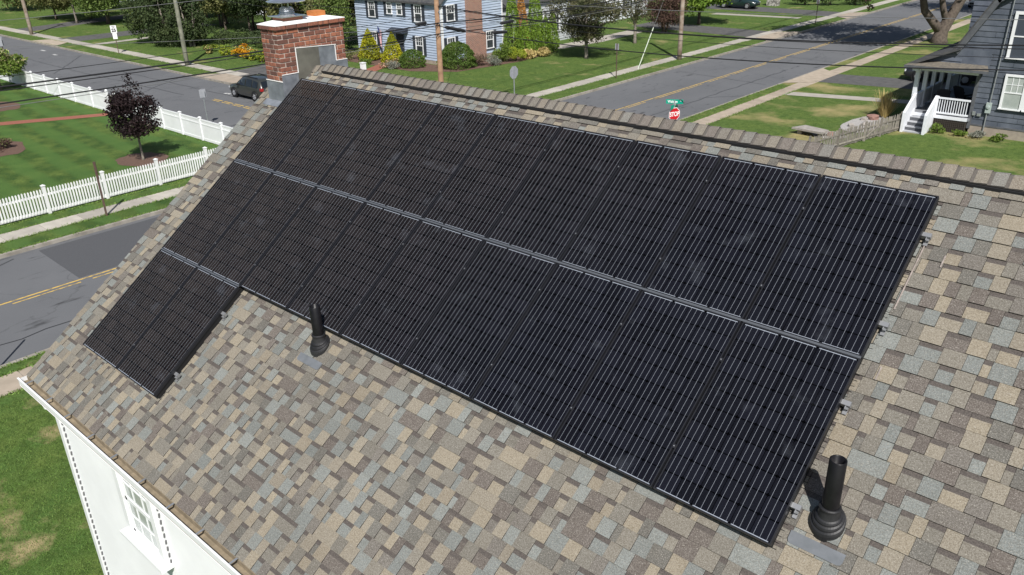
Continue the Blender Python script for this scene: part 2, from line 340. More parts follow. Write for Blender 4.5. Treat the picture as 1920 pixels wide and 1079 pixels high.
def lone(name, mb, mats, base, label, cat, group=None, smooth=False):     # a thing that is one mesh, origin at its base
    o = link(name, mb.mesh(name, mats, base, smooth), None, base); return tag(o, label, cat, group)
def struct(name, mb, mats, smooth=False):
    o = link(name, mb.mesh(name, mats, None, smooth)); o['kind'] = 'structure'; return o
def np_mesh(name, verts, nper, mats, midx=None):                          # soup of separate polygons with nper corners each
    verts = np.asarray(verts, dtype=np.float32).reshape(-1, 3); n = len(verts)//nper
    me = bpy.data.meshes.new(name); me.vertices.add(len(verts)); me.vertices.foreach_set('co', verts.ravel())
    me.loops.add(len(verts)); me.loops.foreach_set('vertex_index', np.arange(len(verts), dtype=np.int32))
    me.polygons.add(n); me.polygons.foreach_set('loop_start', np.arange(n, dtype=np.int32)*nper)
    for x in (mats if isinstance(mats, (list, tuple)) else [mats]): me.materials.append(x)
    if midx is not None: me.polygons.foreach_set('material_index', np.asarray(midx, dtype=np.int32))
    me.update(calc_edges=True); return me
def leaf_quads(P, size, flat=0.0, aspect=0.6, up=None):
    n = len(P); a = RNG.normal(size=(n, 3)); a[:, 2] *= (1-flat); a /= np.linalg.norm(a, axis=1)[:, None]
    b = RNG.normal(size=(n, 3)); b -= (b*a).sum(1)[:, None]*a; b /= np.linalg.norm(b, axis=1)[:, None]
    s = size*RNG.uniform(0.6, 1.25, size=(n, 1)); a = a*s; b = b*s*aspect
    return np.stack([P-a*0.5, P+b*0.5-a*0.08, P+a*0.5, P-b*0.5-a*0.08], 1)
def clump_points(clumps, n, shell=0.55):
    C = np.array([c[0] for c in clumps]); S = np.array([c[1] for c in clumps]); w = (S.prod(1))**(2/3); w /= w.sum()
    i = RNG.choice(len(clumps), n, p=w); d = RNG.normal(size=(n, 3)); d /= np.linalg.norm(d, axis=1)[:, None]
    r = shell+(1-shell)*RNG.random((n, 1)); r = np.where(RNG.random((n, 1)) < 0.12, r*1.12, r); return C[i]+d*S[i]*r
def crown_clumps(c, rx, rz, k, fill=0.42, shape='round'):
    out = []
    for _ in range(k):
        while True:
            p = RNG.uniform(-1, 1, 3)
            q = np.linalg.norm(p)
            if shape == 'cone':
                h = (p[2]+1)/2
                if math.hypot(p[0], p[1]) < (1-h)*1.0+0.12: break
            elif 0.35 < q < 1: break
        s = fill*RNG.uniform(0.7, 1.25)
        out.append(((c[0]+p[0]*rx*0.8, c[1]+p[1]*rx*0.8, c[2]+p[2]*rz*0.8), (rx*s, rx*s, rz*s*0.85)))
    return out
def tree(name, base, h, cz, rx, rz, lf, label, cat='tree', group=None, leaves=6000, size=0.16, trunk=0.12, k=26, bark=None, trunkh=None,
         shape='round', fill=0.4, off=(0, 0), limbs=6, multi=1, extra=None, shell=0.5):
    base = Vector((base[0], base[1], base[2] if len(base) > 2 else 0.0)); t = thing(name, base, label, cat, group); mb = MB(); bark = bark or M_BARK
    cc = base+Vector((off[0], off[1], cz))
    for q in range(multi):
        a = 2.4*q+0.4; sp = 0.35*rx if multi > 1 else 0
        b0 = base+Vector((math.cos(a)*trunk*1.6*(multi > 1), math.sin(a)*trunk*1.6*(multi > 1), -0.08)); top = cc+Vector((math.cos(a)*sp, math.sin(a)*sp, rz*0.35))
        mid = b0.lerp(top, 0.5)+Vector((random.uniform(-.1, .1), random.uniform(-.1, .1), 0))*trunk*4
        mb.tube([b0, b0.lerp(mid, .15), mid, top], [trunk*1.45, trunk, trunk*0.75, trunk*0.15], 8)
    for q in range(limbs):
        a = q*2.4+random.random(); r = random.uniform(0.45, 0.8)*rx; z0 = cc.z-rz*random.uniform(0.55, 0.95)
        p0 = Vector((base.x+off[0]*0.5, base.y+off[1]*0.5, max(z0, base.z+cz*0.3))); p1 = cc+Vector((math.cos(a)*r, math.sin(a)*r, random.uniform(-.3, .5)*rz))
        mb.tube([p0, p0.lerp(p1, .5)+Vector((0, 0, .1*rz)), p1], [trunk*0.55, trunk*0.35, trunk*0.08], 6)
    mb.build('trunk', bark, t, smooth=True)
    cl = crown_clumps(cc, rx, rz, k, fill, shape)
    if extra: cl += extra
    P = clump_points(cl, leaves, shell); P[:, 2] = np.maximum(P[:, 2], base.z+0.08)
    V = leaf_quads(P, size)-np.array(base)
    mats = lf if isinstance(lf, (list, tuple)) else [lf]
    mi = None
    if len(mats) > 1:
        hh = (P[:, 2]-cc.z)/rz; mi = ((RNG.random(len(P)) < np.clip(0.12+0.4*hh, 0, 0.6))).astype(int)
    link('crown', np_mesh('crown', V, 4, mats, mi), t)
    return t
def shrub(name, base, rx, h, lf, label, group=None, leaves=1500, size=0.07, k=14, shape='round', cat='shrub', fill=0.45, mats2=None, frac=0.2, shell=0.7):
    base = Vector((base[0], base[1], 0)); t = thing(name, base, label, cat, group)
    mb = MB()
    for q in range(4):
        a = q*1.6; mb.tube([base+Vector((0, 0, -.05)), base+Vector((math.cos(a)*rx*.2, math.sin(a)*rx*.2, h*.3)), base+Vector((math.cos(a)*rx*.5, math.sin(a)*rx*.5, h*.6))], [.035, .025, .008], 5)
    mb.build('stem', M_BARK, t)
    cl = crown_clumps((base.x, base.y, h*.5), rx, h*.5, k, fill, shape)
    P = clump_points(cl, leaves, shell); P[:, 2] = np.clip(P[:, 2], 0.04, None)
    V = leaf_quads(P, size)-np.array(base); mi = None; ms = [lf]
    if mats2: ms = [lf, mats2]; mi = (RNG.random(len(P)) < frac*np.clip((P[:, 2]/h)*2, 0, 1.6)).astype(int)
    link('foliage', np_mesh('foliage', V, 4, ms, mi), t); return t
def shell_shrub(name, x, y, r_, h_, lf, label, kind, n=6000, size=.09, group=None):
    t = thing(name, (x, y, 0), label, 'shrub', group); MB().tube([(x, y, -.1), (x, y, h_*.7)], [.06, .01], 6).build('trunk', M_BARK, t)
    zz = RNG.random(n); a = RNG.random(n)*6.283; ph = RNG.uniform(0, 6, 4)
    pf = np.clip(1.05*(1-zz)**.8, 0, 1)*np.clip(.62+zz*4, 0, 1) if kind == 'cone' else np.sqrt(np.clip(1-(zz*1.25-.25)**2, 0, 1))
    lump = 1+.11*np.sin(a*4+ph[0]+zz*9)*np.sin(zz*14+ph[1])+.08*np.sin(a*9+ph[2])*np.sin(zz*23+a*2+ph[3])
    rr = r_*pf*lump*np.where(RNG.random(n) < .3, RNG.uniform(.75, .95, n), RNG.uniform(.93, 1.04, n))
    P = np.stack([x+rr*np.cos(a), y+rr*np.sin(a), .06+zz*h_*(1+.04*np.sin(a*5+ph[1]))], 1)
    link('foliage', np_mesh('foliage', leaf_quads(P, size)-np.array((x, y, 0)), 4, [lf]), t); return t
def text_mesh(s, size, ext=0.0, bold=0.0):
    cu = bpy.data.curves.new('t', 'FONT'); cu.body = s; cu.size = size; cu.align_x = 'CENTER'; cu.align_y = 'CENTER'; cu.extrude = ext; cu.offset = bold
    o = bpy.data.objects.new('t', cu); COL.objects.link(o); dg = bpy.context.evaluated_depsgraph_get()
    me = bpy.data.meshes.new_from_object(o.evaluated_get(dg)); bpy.data.objects.remove(o); bpy.data.curves.remove(cu); return me
def sign_text(s, size, m, parent, loc, rot, name='lettering', bold=0.0):
    me = text_mesh(s, size, 0.001, bold); me.materials.clear(); me.materials.append(m); return link(name, me, parent, loc, rot)

# ------------------------------------------------------------------ ground, roads, lawns
ZR = -0.12
g = MB(); g.quad((-1500, -1500, -0.4), (1500, -1500, -0.4), (1500, 1500, -0.4), (-1500, 1500, -0.4)); struct('ground', g, M_LAWN)
XW, XE, YS, YN = -22.2, -13.2, 16.7, 24.1
g = MB(); g.quad((XW-6, -150, ZR), (XE+6, -150, ZR), (XE+6, 260, ZR), (XW-6, 260, ZR)); road1 = struct('road', g, M_ROAD)
g = MB(); g.quad((-260, YS-5, ZR-.004), (XW-6, YS-5, ZR-.004), (XW-6, YN+5, ZR-.004), (-260, YN+5, ZR-.004))
g.quad((XE+6, YS-5, ZR-.004), (90, YS-5, ZR-.004), (90, YN+5, ZR-.004), (XE+6, YN+5, ZR-.004)); road2 = struct('side_road', g, M_ROAD)
def block(x0, x1, y0, y1, cx, cy, r=4.5):            # lawn block whose road corner (cx,cy) is rounded
    pts = []
    for x, y in ((x0, y0), (x1, y0), (x1, y1), (x0, y1)):
        if (x, y) == (cx, cy):
            sx = 1 if x == x0 else -1; sy = 1 if y == y0 else -1; c = (x+sx*r, y+sy*r)
            arc = [(c[0]-sx*r*math.cos(a), c[1]-sy*r*math.sin(a)) for a in [math.pi/2*i/10 for i in range(11)]]
            if sx*sy > 0: pts += arc
            else: pts += arc[::-1]
        else: pts.append((x, y))
    a = sum(p[0]*q[1]-q[0]*p[1] for p, q in zip(pts, pts[1:]+pts[:1]))
    return pts if a > 0 else pts[::-1]
def kerb_line(pts, w=0.16):
    mb = MB(); n = len(pts)
    for i in range(n-1):
        a = Vector((*pts[i], 0)); b = Vector((*pts[i+1], 0)); t = (b-a).normalized(); nrm = Vector((-t.y, t.x, 0))
        a, b = a-nrm*.012, b-nrm*.012; vs = [a, b, b+nrm*w, a+nrm*w]
        mb.add([(v.x, v.y, -0.3) for v in vs]+[(v.x, v.y, 0.012) for v in vs], [(4,5,6,7),(0,1,5,4),(2,3,7,6)])
    return mb
BL = {}
for nm, a, m in (('lawn_northwest', (-260, XW, YN, 260, XW, YN), M_LAWN), ('lawn_southwest', (-260, XW, -150, YS, XW, YS), M_YARD),
                 ('lawn_northeast', (XE, 90, YN, 260, XE, YN), M_NELAWN), ('lawn_southeast', (XE, 90, -150, YS, XE, YS), M_NEAR)):
    p = block(*a); BL[nm] = p; struct(nm, MB().prism(p, -0.35, 0.0), m)
    # kerb follows the two road sides
    i0 = [i for i, q in enumerate(p) if abs(q[0]) < 200 and abs(q[1]) < 140 and q[0] < 80]
    ring = p+p
    st = min(i for i in range(len(p)) if (i % len(p)) in i0 and ((i-1) % len(p)) not in i0)
    seq = [ring[(st-1) % len(p)]]
    j = st
    while (j % len(p)) in i0: seq.append(p[j % len(p)]); j += 1
    seq.append(p[j % len(p)])
    struct('kerb', kerb_line(seq), M_KERB)
# sidewalks, each slab a piece
def sidewalk(name, a, b, w, m, step=1.5, z=0.014, skip=()):
    a = Vector((*a, 0)); b = Vector((*b, 0)); t = (b-a); Ln = t.length; t.normalize(); ang = math.atan2(t.y, t.x)
    bed = MB(); nrm = Vector((-t.y, t.x, 0)); q = [a, b, b+nrm*w, a+nrm*w]; bed.quad(*[(v.x, v.y, 0.003) for v in q]); base = struct(name, bed, M_KERB)
    me = MB().box(0.012, step-0.012, 0, w, -0.1, z).mesh('sidewalk_slab', m)
    for i in range(int(Ln/step)):
        p = a+t*(i*step); link('sidewalk_slab', me, base, (p.x, p.y, random.uniform(-.006, .004)), (random.uniform(-.004, .004), 0, ang))
    return base
sidewalk('sidewalk_north_west', (-23.75, 29), (-23.75, 125), 1.1, M_CONC)
sidewalk('sidewalk_west', (-28, 25.85), (-130, 25.85), -1.15, M_CONC)
sidewalk('sidewalk_south_west', (-23.55, -12), (-23.55, 14), 1.05, M_CONC)
sidewalk('sidewalk_north_east', (-11.35, 29), (-11.35, 125), .95, M_CONC2)
sidewalk('sidewalk_south_east', (-11.4, -14), (-11.4, 12), 1.1, M_CONC2)
def sheet(name, pts, m, z=0.008): g = MB(); g.add([(x, y, z) for x, y in pts], [tuple(range(len(pts)))]); return struct(name, g, m)
sheet('driveway', [(-12.6, 48.0), (6, 51.5), (6, 55), (-12.6, 51.4)], M_DRIVE)
sheet('driveway_apron', [(-13.1, 46.6), (-13.1, 53.2), (-11.5, 51.7), (-11.5, 47.9)], M_CONC2, 0.02)
sheet('front_path', [(-11.5, 43.1), (-2.5, 45.4), (-2.5, 46.5), (-11.5, 44.2)], M_CONC, 0.012)
sheet('driveway', [(-23.8, 64.2), (-23.8, 68.6), (-38, 69.0), (-38, 65)], M_DRIVE)
sheet('driveway_apron', [(-22.3, 63.0), (-22.3, 70.0), (-24, 68.6), (-24, 64.4)], M_CONC2, 0.02)
sheet('driveway', [(-23.8, 82.2), (-23.8, 86), (-42, 86.5), (-42, 82)], M_DRIVE)
sheet('driveway_apron', [(-22.3, 81), (-22.3, 87.4), (-24, 86), (-24, 82.3)], M_CONC2, 0.02)
sheet('garden_path', [(-26.5, 78.6), (-36, 77.5), (-36, 78.8), (-26.5, 79.7)], M_CONC, 0.01)
sheet('driveway', [(-49.5, 25.6), (-44.8, 25.6), (-47, 37), (-51.5, 37)], M_DRIVE)
sheet('driveway_apron', [(-51, 24.15), (-43.4, 24.15), (-44.8, 26), (-49.5, 26)], M_CONC2, 0.02)
sheet('driveway', [(-83.0, 26), (-79, 26), (-78, 42), (-82, 42)], M_DRIVE)
sheet('driveway_apron', [(-84, 24.15), (-77.6, 24.15), (-79, 26), (-83, 26)], M_CONC2, 0.02)
sheet('driveway', [(-96, 27), (-92, 27), (-97, 50), (-101, 50)], M_DRIVE)
sheet('garden_path', [(-75.6, 27), (-74.5, 27), (-74.5, 38), (-75.6, 38)], M_CONC, 0.012)
sheet('garden_path', [(-36.6, 49.2), (-34.8, 49.8), (-34.2, 55), (-34.6, 62), (-36.4, 62), (-36.2, 55)], M_CONC, 0.012)
sheet('brick_path', [(-47.5, 6.4), (-46.4, 6.2), (-42.0, 14.15), (-43.0, 14.15)], M_BRICKPATH, 0.012)
sheet('brick_walk', [(-42.7, 36.5), (-41.4, 36.5), (-38.4, 29.5), (-39.6, 29.5)], M_BRICKPATH, 0.012)
sheet('mulch_bed', [(-48, 35.2), (-37.8, 35.0), (-34.6, 36.9), (-33.6, 43), (-34.2, 48.5), (-37, 48.5), (-37, 38), (-48, 38)], M_MULCH, 0.01)
def disc(name, c, rx, ry, m, z=0.012, n=22): sheet(name, [(c[0]+rx*math.cos(i/n*6.283)*random.uniform(.88, 1.08), c[1]+ry*math.sin(i/n*6.283)*random.uniform(.88, 1.08)) for i in range(n)], m, z)
disc('mulch_bed', (-30.6, 10.3), 1.5, 1.2, M_MULCH); disc('mulch_bed', (-39.4, 6.2), 2.3, 1.5, M_MULCH); disc('mulch_bed', (-51.3, 10.4), 2.0, 1.2, M_MULCH)
disc('gravel_bed', (-4.6, 38.6), 1.0, 2.3, M_GRAVEL); disc('gravel_bed', (-5.2, 35.2), 0.9, .8, M_GRAVEL)
# road markings, repairs and a wire shadow painted as a strip
def strips(name, segs, w, m, z): 
    mb = MB()
    for (x0, y0), (x1, y1) in segs:
        a = Vector((x0, y0, z)); b = Vector((x1, y1, z)); t = (b-a).normalized(); n = Vector((-t.y, t.x, 0))*w/2; mb.quad(a-n, b-n, b+n, a+n)
    return struct(name, mb, m)
ycen = -17.72
strips('yellow_centre_line', [((ycen-.12, y), (ycen-.12, y+2.98)) for y in list(range(-1, 11, 3))+list(range(30, 150, 3))], 0.09, M_YEL, ZR+.004)
strips('yellow_centre_line', [((ycen+.12, y), (ycen+.12, y+l)) for y, l in [(-.4, 2.2), (2.2, 2.6), (5.2, 5)]+[(31+3.4*i, random.uniform(1.6, 3.3)) for i in range(9)]+[(62+6*i, 5.98) for i in range(14)]], 0.07, M_YEL, ZR+.004)
strips('yellow_centre_line', [((x, 20.72), (x-1.1, 20.72)) for x in [-35.5-1.3*i for i in range(5)]]+[((x, 20.48), (x-1.0, 20.48)) for x in [-35.5-1.3*i for i in range(5)]], 0.1, M_YEL, ZR+.002)
strips('white_road_marks', [((-77, 22.6), (-76, 22.6)), ((-73, 22.2), (-72.2, 22.2)), ((-43, 22.2), (-42.4, 22.3))], 0.25, M_WPAINT, ZR+.002)
g = MB(); g.quad((-21.9, 2.0, ZR+.003), (-18.0, 1.9, ZR+.003), (-18.0, 12, ZR+.003), (-21.9, 12, ZR+.003)); struct('asphalt_patch', g, M_PATCH)
def crack(pts, w=.05):
    pp = []
    for a, b in zip(pts, pts[1:]):
        n = max(2, int(math.dist(a, b)/0.7))
        for i in range(n): t = i/n; pp.append((a[0]+(b[0]-a[0])*t+random.uniform(-.08, .08), a[1]+(b[1]-a[1])*t+random.uniform(-.08, .08)))
    pp.append(pts[-1]); return list(zip(pp, pp[1:]))
strips('sealant_and_shadow_lines', crack([(-14.8, -4), (-14.7, 12)], .05)+crack([(-15.3, 30), (-15.2, 52)])+crack([(-15.2, 40), (-13.5, 42)])+crack([(-20, 34), (-18, 33.6)])+crack([(-21.5, 47), (-14, 46)])+crack([(-22, 58), (-13.3, 56.5)])+crack([(-21.8, 1), (-19, -3)]), 0.055, M_TAR_SHADOW, ZR+.003)  # first strip paints an overhead wire's shadow; the others are sealed cracks
strips('sealant_and_shadow_lines', crack([(-90, 20), (-62, 19.6), (-45, 20.2)])+crack([(-70, 23.5), (-62, 18)])+crack([(-52, 24), (-47, 17)])+crack([(-58, 21.8), (-40, 22)]), 0.055, M_TAR_SHADOW, ZR+.001)  # sealed cracks only on the side road

# ------------------------------------------------------------------ own house
PITCH = 0.6324; CP, SP = math.cos(PITCH), math.sin(PITCH); OFF = -0.12
def S(u, v, off=OFF): return Vector((u, -v*CP-off*SP, 9.0-v*SP+off*CP))
VR, VE = -0.36, 5.66; U0, U1 = -0.80, 14.0
house = thing('white_house', (6, 0, 0), 'white sided house whose shingled roof carries the black solar panels', 'house')
ridge = S(0, VR); eave = S(0, VE); ry, rz = ridge.y, ridge.z; ne_y = ry+(ry-eave.y)
roof = bpy.data.objects.new('roof', None)
rb = MB()                                                   # roof deck: prism under the shingles, both slopes
prof = [(eave.y, eave.z-.006), (ry, rz-.006), (ne_y, eave.z-.006), (ne_y, eave.z-.16), (ry, rz-.2), (eave.y, eave.z-.16)]
n = len(prof); rb.add([(U0, y, z) for y, z in prof]+[(U1, y, z) for y, z in prof], [(0,1,n+1,n)[::-1], (1,2,n+2,n+1)[::-1], (2,3,n+3,n+2)[::-1], (3,4,n+4,n+3)[::-1], (4,5,n+5,n+4)[::-1], (5,0,n,n+5)[::-1], tuple(range(n))[::-1], tuple(range(n, 2*n))])
roof = rb.build('roof', M_SHCAP[0], house)
RM = Matrix.Translation(S(0, 0)-WL['white_house']) @ Matrix.Rotation(PITCH, 4, 'X')       # roof plane frame under the house root
EXP = 0.146; WID = [0.06, 0.09, 0.115, 0.14, 0.17, 0.22]
def shingle_mesh(w, tab, dark):
    h0 = 0.0165 if tab else 0.0085; h1 = 0.003; Lg = EXP+0.02; e = 0.0012
    mb = MB(); d0 = EXP*0.72
    def z(y): return h0+(h1-h0)*y/Lg
    if dark:
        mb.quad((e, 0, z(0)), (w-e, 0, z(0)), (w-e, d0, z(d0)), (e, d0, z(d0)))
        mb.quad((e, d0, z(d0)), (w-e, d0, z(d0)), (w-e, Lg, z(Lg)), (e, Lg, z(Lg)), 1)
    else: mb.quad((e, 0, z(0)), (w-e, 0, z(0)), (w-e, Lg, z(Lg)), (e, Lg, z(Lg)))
    b = -0.004
    mb.quad((e, 0, b), (w-e, 0, b), (w-e, 0, z(0)), (e, 0, z(0)), 2)
    mb.quad((e, Lg, b), (e, 0, b), (e, 0, z(0)), (e, Lg, z(Lg)), 2); mb.quad((w-e, 0, b), (w-e, Lg, b), (w-e, Lg, z(Lg)), (w-e, 0, z(0)), 2)
    return mb
SHM = {}
def get_sh(w, tab, dark, c):
    k = (w, tab, dark, c)
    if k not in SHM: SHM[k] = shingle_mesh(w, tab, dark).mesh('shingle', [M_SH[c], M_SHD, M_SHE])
    return SHM[k]
def under_panel(u, v): return (0.15 < u < 8.9 and 0.12 < v < 3.12) or (0.15 < u < 1.85 and v < 4.75 and v > 3)
def in_chimney(u, v): return -0.44 < u+.05 < -0.06 and v < 0.2
pieces = []
ncourse = int((VE+0.02-VR)/EXP)+1
last = []
for i in range(ncourse):
    v = VE+0.02-i*EXP                       # lower end of this course
    if v-EXP-0.02 < VR+0.004: break
    u = U0-0.012-random.uniform(0, .0); tab = random.random() < .5; prev = -1
    while u < U1:
        w = random.choice(WID[1:5] if tab else WID[:5])
        if random.random() < .06: w = 0.28
        wts = [3, 3, 3, 2.2, 2.2, 2, 3, 3, 2]
        c = random.choices(range(9), wts)[0]
        CLS = [0, 0, 1, 1, 2, 2, 3, 3, 2]
        while prev >= 0 and CLS[c] == CLS[prev]: c = random.choices(range(9), wts)[0]
        if u+w > U1+0.02: break
        dark = (not tab) and random.random() < .8
        pieces.append((u, v, w, tab, dark, c)); prev = c; u += w
        tab = (not tab) if random.random() < .85 else tab
rank = []
for k, (u, v, w, tab, dark, c) in enumerate(pieces):
    p = S(u+w/2, v-EXP/2); q = project(p); vis = q and 0 < q[0] < 1920 and 0 < q[1] < 1079
    cov = under_panel(u+w/2, v-EXP/2)
    rank.append((0 if (vis and not cov) else 1, q[2]/math.sqrt(w) if q else 1e9, k))
rank.sort(); single = set(k for a, b, k in rank[:300])
RR = Euler((PITCH, 0, 0))
stuff = MB()
for k, (u, v, w, tab, dark, c) in enumerate(pieces):
    if in_chimney(u+w/2, v-EXP/2): continue
    jz = random.uniform(0, .0015)
    if k in single:
        o = link('shingle', get_sh(w, tab, dark, c), roof); o.matrix_local = RM @ Matrix.Translation((u, -v, jz))
    else:
        m = shingle_mesh(w, tab, dark); base = len(stuff.v)
        for a in m.v:
            x = RM @ Vector((a[0]+u, a[1]-v, a[2]+jz)); stuff.v.append((x.x, x.y, x.z))
        stuff.f += [tuple(j+base for j in f) for f in m.f]; stuff.m += [c if q == 0 else (9 if q == 1 else 10) for q in m.m]
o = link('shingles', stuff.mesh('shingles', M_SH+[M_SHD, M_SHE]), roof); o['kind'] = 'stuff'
# ridge vent and cap shingles
rv = MB(); h = 0.036; wv = 0.15
rv_poly = [(-wv*CP, -wv*SP+h*.25), (-wv*CP, -wv*SP+h), (0, h+.01), (wv*CP, -wv*SP+h), (wv*CP, -wv*SP+h*.25)]
x0 = 0.22
rv.add([(x0, ry+y, rz+z) for y, z in rv_poly]+[(U1, ry+y, rz+z) for y, z in rv_poly], [(0,1,6,5),(1,2,7,6),(2,3,8,7),(3,4,9,8),(4,3,2,1,0),(5,6,7,8,9)])
rv.build('ridge_vent', M_VENT, roof)
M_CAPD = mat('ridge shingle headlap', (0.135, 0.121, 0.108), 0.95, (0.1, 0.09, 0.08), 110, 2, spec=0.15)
def cap_mesh(m):
    mb = MB(); L = 0.15; wc = 0.145; cols = [(-wc*CP, -wc*SP), (-wc*.5*CP, -wc*.5*SP+.006), (-.018, -.004), (.018, -.004), (wc*.5*CP, -wc*.5*SP+.006), (wc*CP, -wc*SP)]
    for k in range(5):
        (y0, z0), (y1, z1) = cols[k], cols[k+1]
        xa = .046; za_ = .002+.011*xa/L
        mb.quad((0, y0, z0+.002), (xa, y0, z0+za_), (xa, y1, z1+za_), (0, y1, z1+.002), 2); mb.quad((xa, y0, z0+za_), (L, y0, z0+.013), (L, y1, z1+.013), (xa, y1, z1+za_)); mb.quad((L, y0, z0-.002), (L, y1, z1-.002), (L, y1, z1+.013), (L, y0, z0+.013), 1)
    mb.quad((0, cols[0][0], cols[0][1]-.004), (L, cols[0][0], cols[0][1]-.004), (L, cols[0][0], cols[0][1]+.013), (0, cols[0][0], cols[0][1]+.002), 1)
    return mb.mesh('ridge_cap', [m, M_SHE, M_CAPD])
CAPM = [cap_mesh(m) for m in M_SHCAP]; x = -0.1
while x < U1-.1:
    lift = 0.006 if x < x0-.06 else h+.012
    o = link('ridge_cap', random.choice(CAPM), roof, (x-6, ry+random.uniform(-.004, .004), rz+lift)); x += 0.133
# chalk marks on the shingles beside the array
for u, v0, v1 in ((9.12, .45, 1.1), (9.3, .5, .62), (9.22, 1.62, 1.74)):
    ch = MB()
    for i in range(1):
        a = v0; b = v1
        q = [S(u-.006, a, OFF+.0215), S(u+.006, a, OFF+.0215), S(u+.006, b, OFF+.0215), S(u-.006, b, OFF+.0215)]; ch.quad(*q)
    ch.build('chalk_mark', mat('pale chalk', (0.34, 0.29, 0.265), 0.95, (0.22, 0.19, 0.17), 30), roof)
# walls
WY = -4.32; wx0, wx1, wyn = -0.72, 13.9, ne_y-.3
wl = MB(); ztop = eave.z-.13
wl.box(wx0+.02, wx1, WY+.02, wyn, -0.1, ztop)
gz = rz-.25; wl.add([(wx0+.02, WY+.02, ztop), (wx0+.02, wyn, ztop), (wx0+.02, ry, gz), (wx1, WY+.02, ztop), (wx1, wyn, ztop), (wx1, ry, gz)], [(0,2,1),(3,4,5)])
wall = wl.build('wall', M_WHITE, house)
WINS = [(1.3, 2.1, 3.9, 5.0), (5.2, 6.0, 3.9, 5.0)]
exp = .105; z = 0.3; bi = 0
CB = {}
def board(x0, x1, zb):
    k = round(x1-x0, 3)
    if k not in CB:
        mb = MB(); L = x1-x0
        mb.quad((0, -.016, 0), (L, -.016, 0), (L, -.002, exp), (0, -.002, exp)); mb.quad((0, 0, 0), (L, 0, 0), (L, -.016, 0), (0, -.016, 0)); mb.quad((0, .0, 0), (0, -.016, 0), (0, -.002, exp), (0, .0, exp)); mb.quad((L, -.016, 0), (L, 0, 0), (L, 0, exp), (L, -.002, exp))
        CB[k] = mb.mesh('clapboard', M_WHITE)
    link('clapboard', CB[k], wall, (x0-6, WY+.018, zb))
while z < ztop-.02:
    segs = [(wx0+.13, wx1-.02)]
    for a, b, c, e in WINS:
        if z+exp > c-.1 and z < e+.1:
            ns = []
            for p, q in segs:
                if a-.13 > p and b+.13 < q: ns += [(p, a-.14), (b+.14, q)]
                else: ns.append((p, q))
            segs = ns
    for p, q in segs: board(p, q, z)
    z += exp
cbd = MB(); cbd.box(wx0-.01, wx0+.105, WY-.035, WY+.08, -.1, ztop); cbd.build('corner_board', M_WHITE, house)
M_ENDSHADE = mat('siding end shade', (0.14, 0.14, 0.145), 0.8)  # dark wedges paint the shade where clapboard ends meet the trim
ME_NO = MB().add([(0, -.019, 0), (.01, -.019, 0), (.01, -.012, .06), (0, -.012, .06), (0, .004, 0), (.01, .004, 0), (.01, .004, .06), (0, .004, .06)], [(0,1,2,3), (4,7,6,5), (0,3,7,4), (1,5,6,2), (0,4,5,1), (3,2,6,7)]).mesh('siding_end_shade', M_ENDSHADE)
zz_ = 0.3
while zz_ < ztop-.12:
    link('siding_end_shade', ME_NO, wall, (wx0+.108-6, WY+.004, zz_+.004))
    if WINS[0][2]-.1 < zz_: link('siding_end_shade', ME_NO, wall, (WINS[0][1]+.123-6, WY+.004, zz_+.004))
    zz_ += exp
for a, b, c, e in WINS:
    w = MB(); t = .12
    w.box(a-t, a, WY-.07, WY+.03, c-.02, e+t); w.box(b, b+t, WY-.07, WY+.03, c-.02, e+t); w.box(a, b, WY-.072, WY+.03, e, e+t); w.box(a-t-.05, b+t+.05, WY-.16, WY+.03, c-.07, c-.02)
    wo = w.build('window', M_WHITE, house)
    f = MB(); mid = (c+e)/2
    for (p, q, r, s_) in ((a, b, c-.02, c+.05), (a, b, mid-.03, mid+.03), (a, b, e-.06, e), (a, a+.05, c, e), (b-.05, b, c, e)): f.box(p, q, WY-.035, WY-.0, r, s_)
    for i in (1, 2): xx = a+(b-a)*i/3; f.box(xx-.01, xx+.01, WY-.03, WY-.005, c, e)
    for zz in ((c+mid)/2, (e+mid)/2): f.box(a, b, WY-.031, WY-.004, zz-.01, zz+.01)
    f.build('sash', M_WHITE, wo)
    MB().box(a, b, WY-.02, WY-.012, c, e).build('pane', M_PANEL, wo)
# soffit, fascia, gutter
gt = MB(); ey, ez = eave.y, eave.z
gt.box(U0+.02, U1, ey+.02, WY+.02, ez-.19, ez-.165); gt.box(U0, U1, ey-.0, ey+.02, ez-.19, ez-.02)
gt.build('fascia', M_WHITE, house)
go = MB(); gy0, gy1, gzb, gzt = ey-.125, ey-.003, ez-.15, ez-.03
go.box(U0-.06, U1, gy0, gy0+.004, gzb+.03, gzt); go.box(U0-.06, U1, gy0-.012, gy0+.012, gzt, gzt+.012); go.box(U0-.06, U1, gy0, gy1, gzb, gzb+.004)
go.box(U0-.063, U0-.058, gy0, gy1, gzb, gzt-.01); go.add([(U0-.06, gy0, gzb+.03), (U1, gy0, gzb+.03), (U1, gy0+.03, gzb), (U0-.06, gy0+.03, gzb)], [(0,1,2,3)])
gut = go.build('gutter', M_WHITE, house)
gd = MB(); gd.box(U0-.055, U1, gy0+.006, gy1, gzb+.008, gzb+.05); gd.box(U0-.055, U1, gy1-.012, gy1-.001, gzb+.05, gzt-.01); gd.build('gutter_debris', M_GUTTER, gut)
hm = MB().beam((0, gy0+.0, gzt+.004), (0, gy1+.03, gzt+.022), .022, .008).mesh('gutter_hanger', M_GALV, (0, 0, 0))
for i in range(24): link('gutter_hanger', hm, gut, (-0.62+i*.655+random.uniform(-.05, .05)-6, 0, 0))
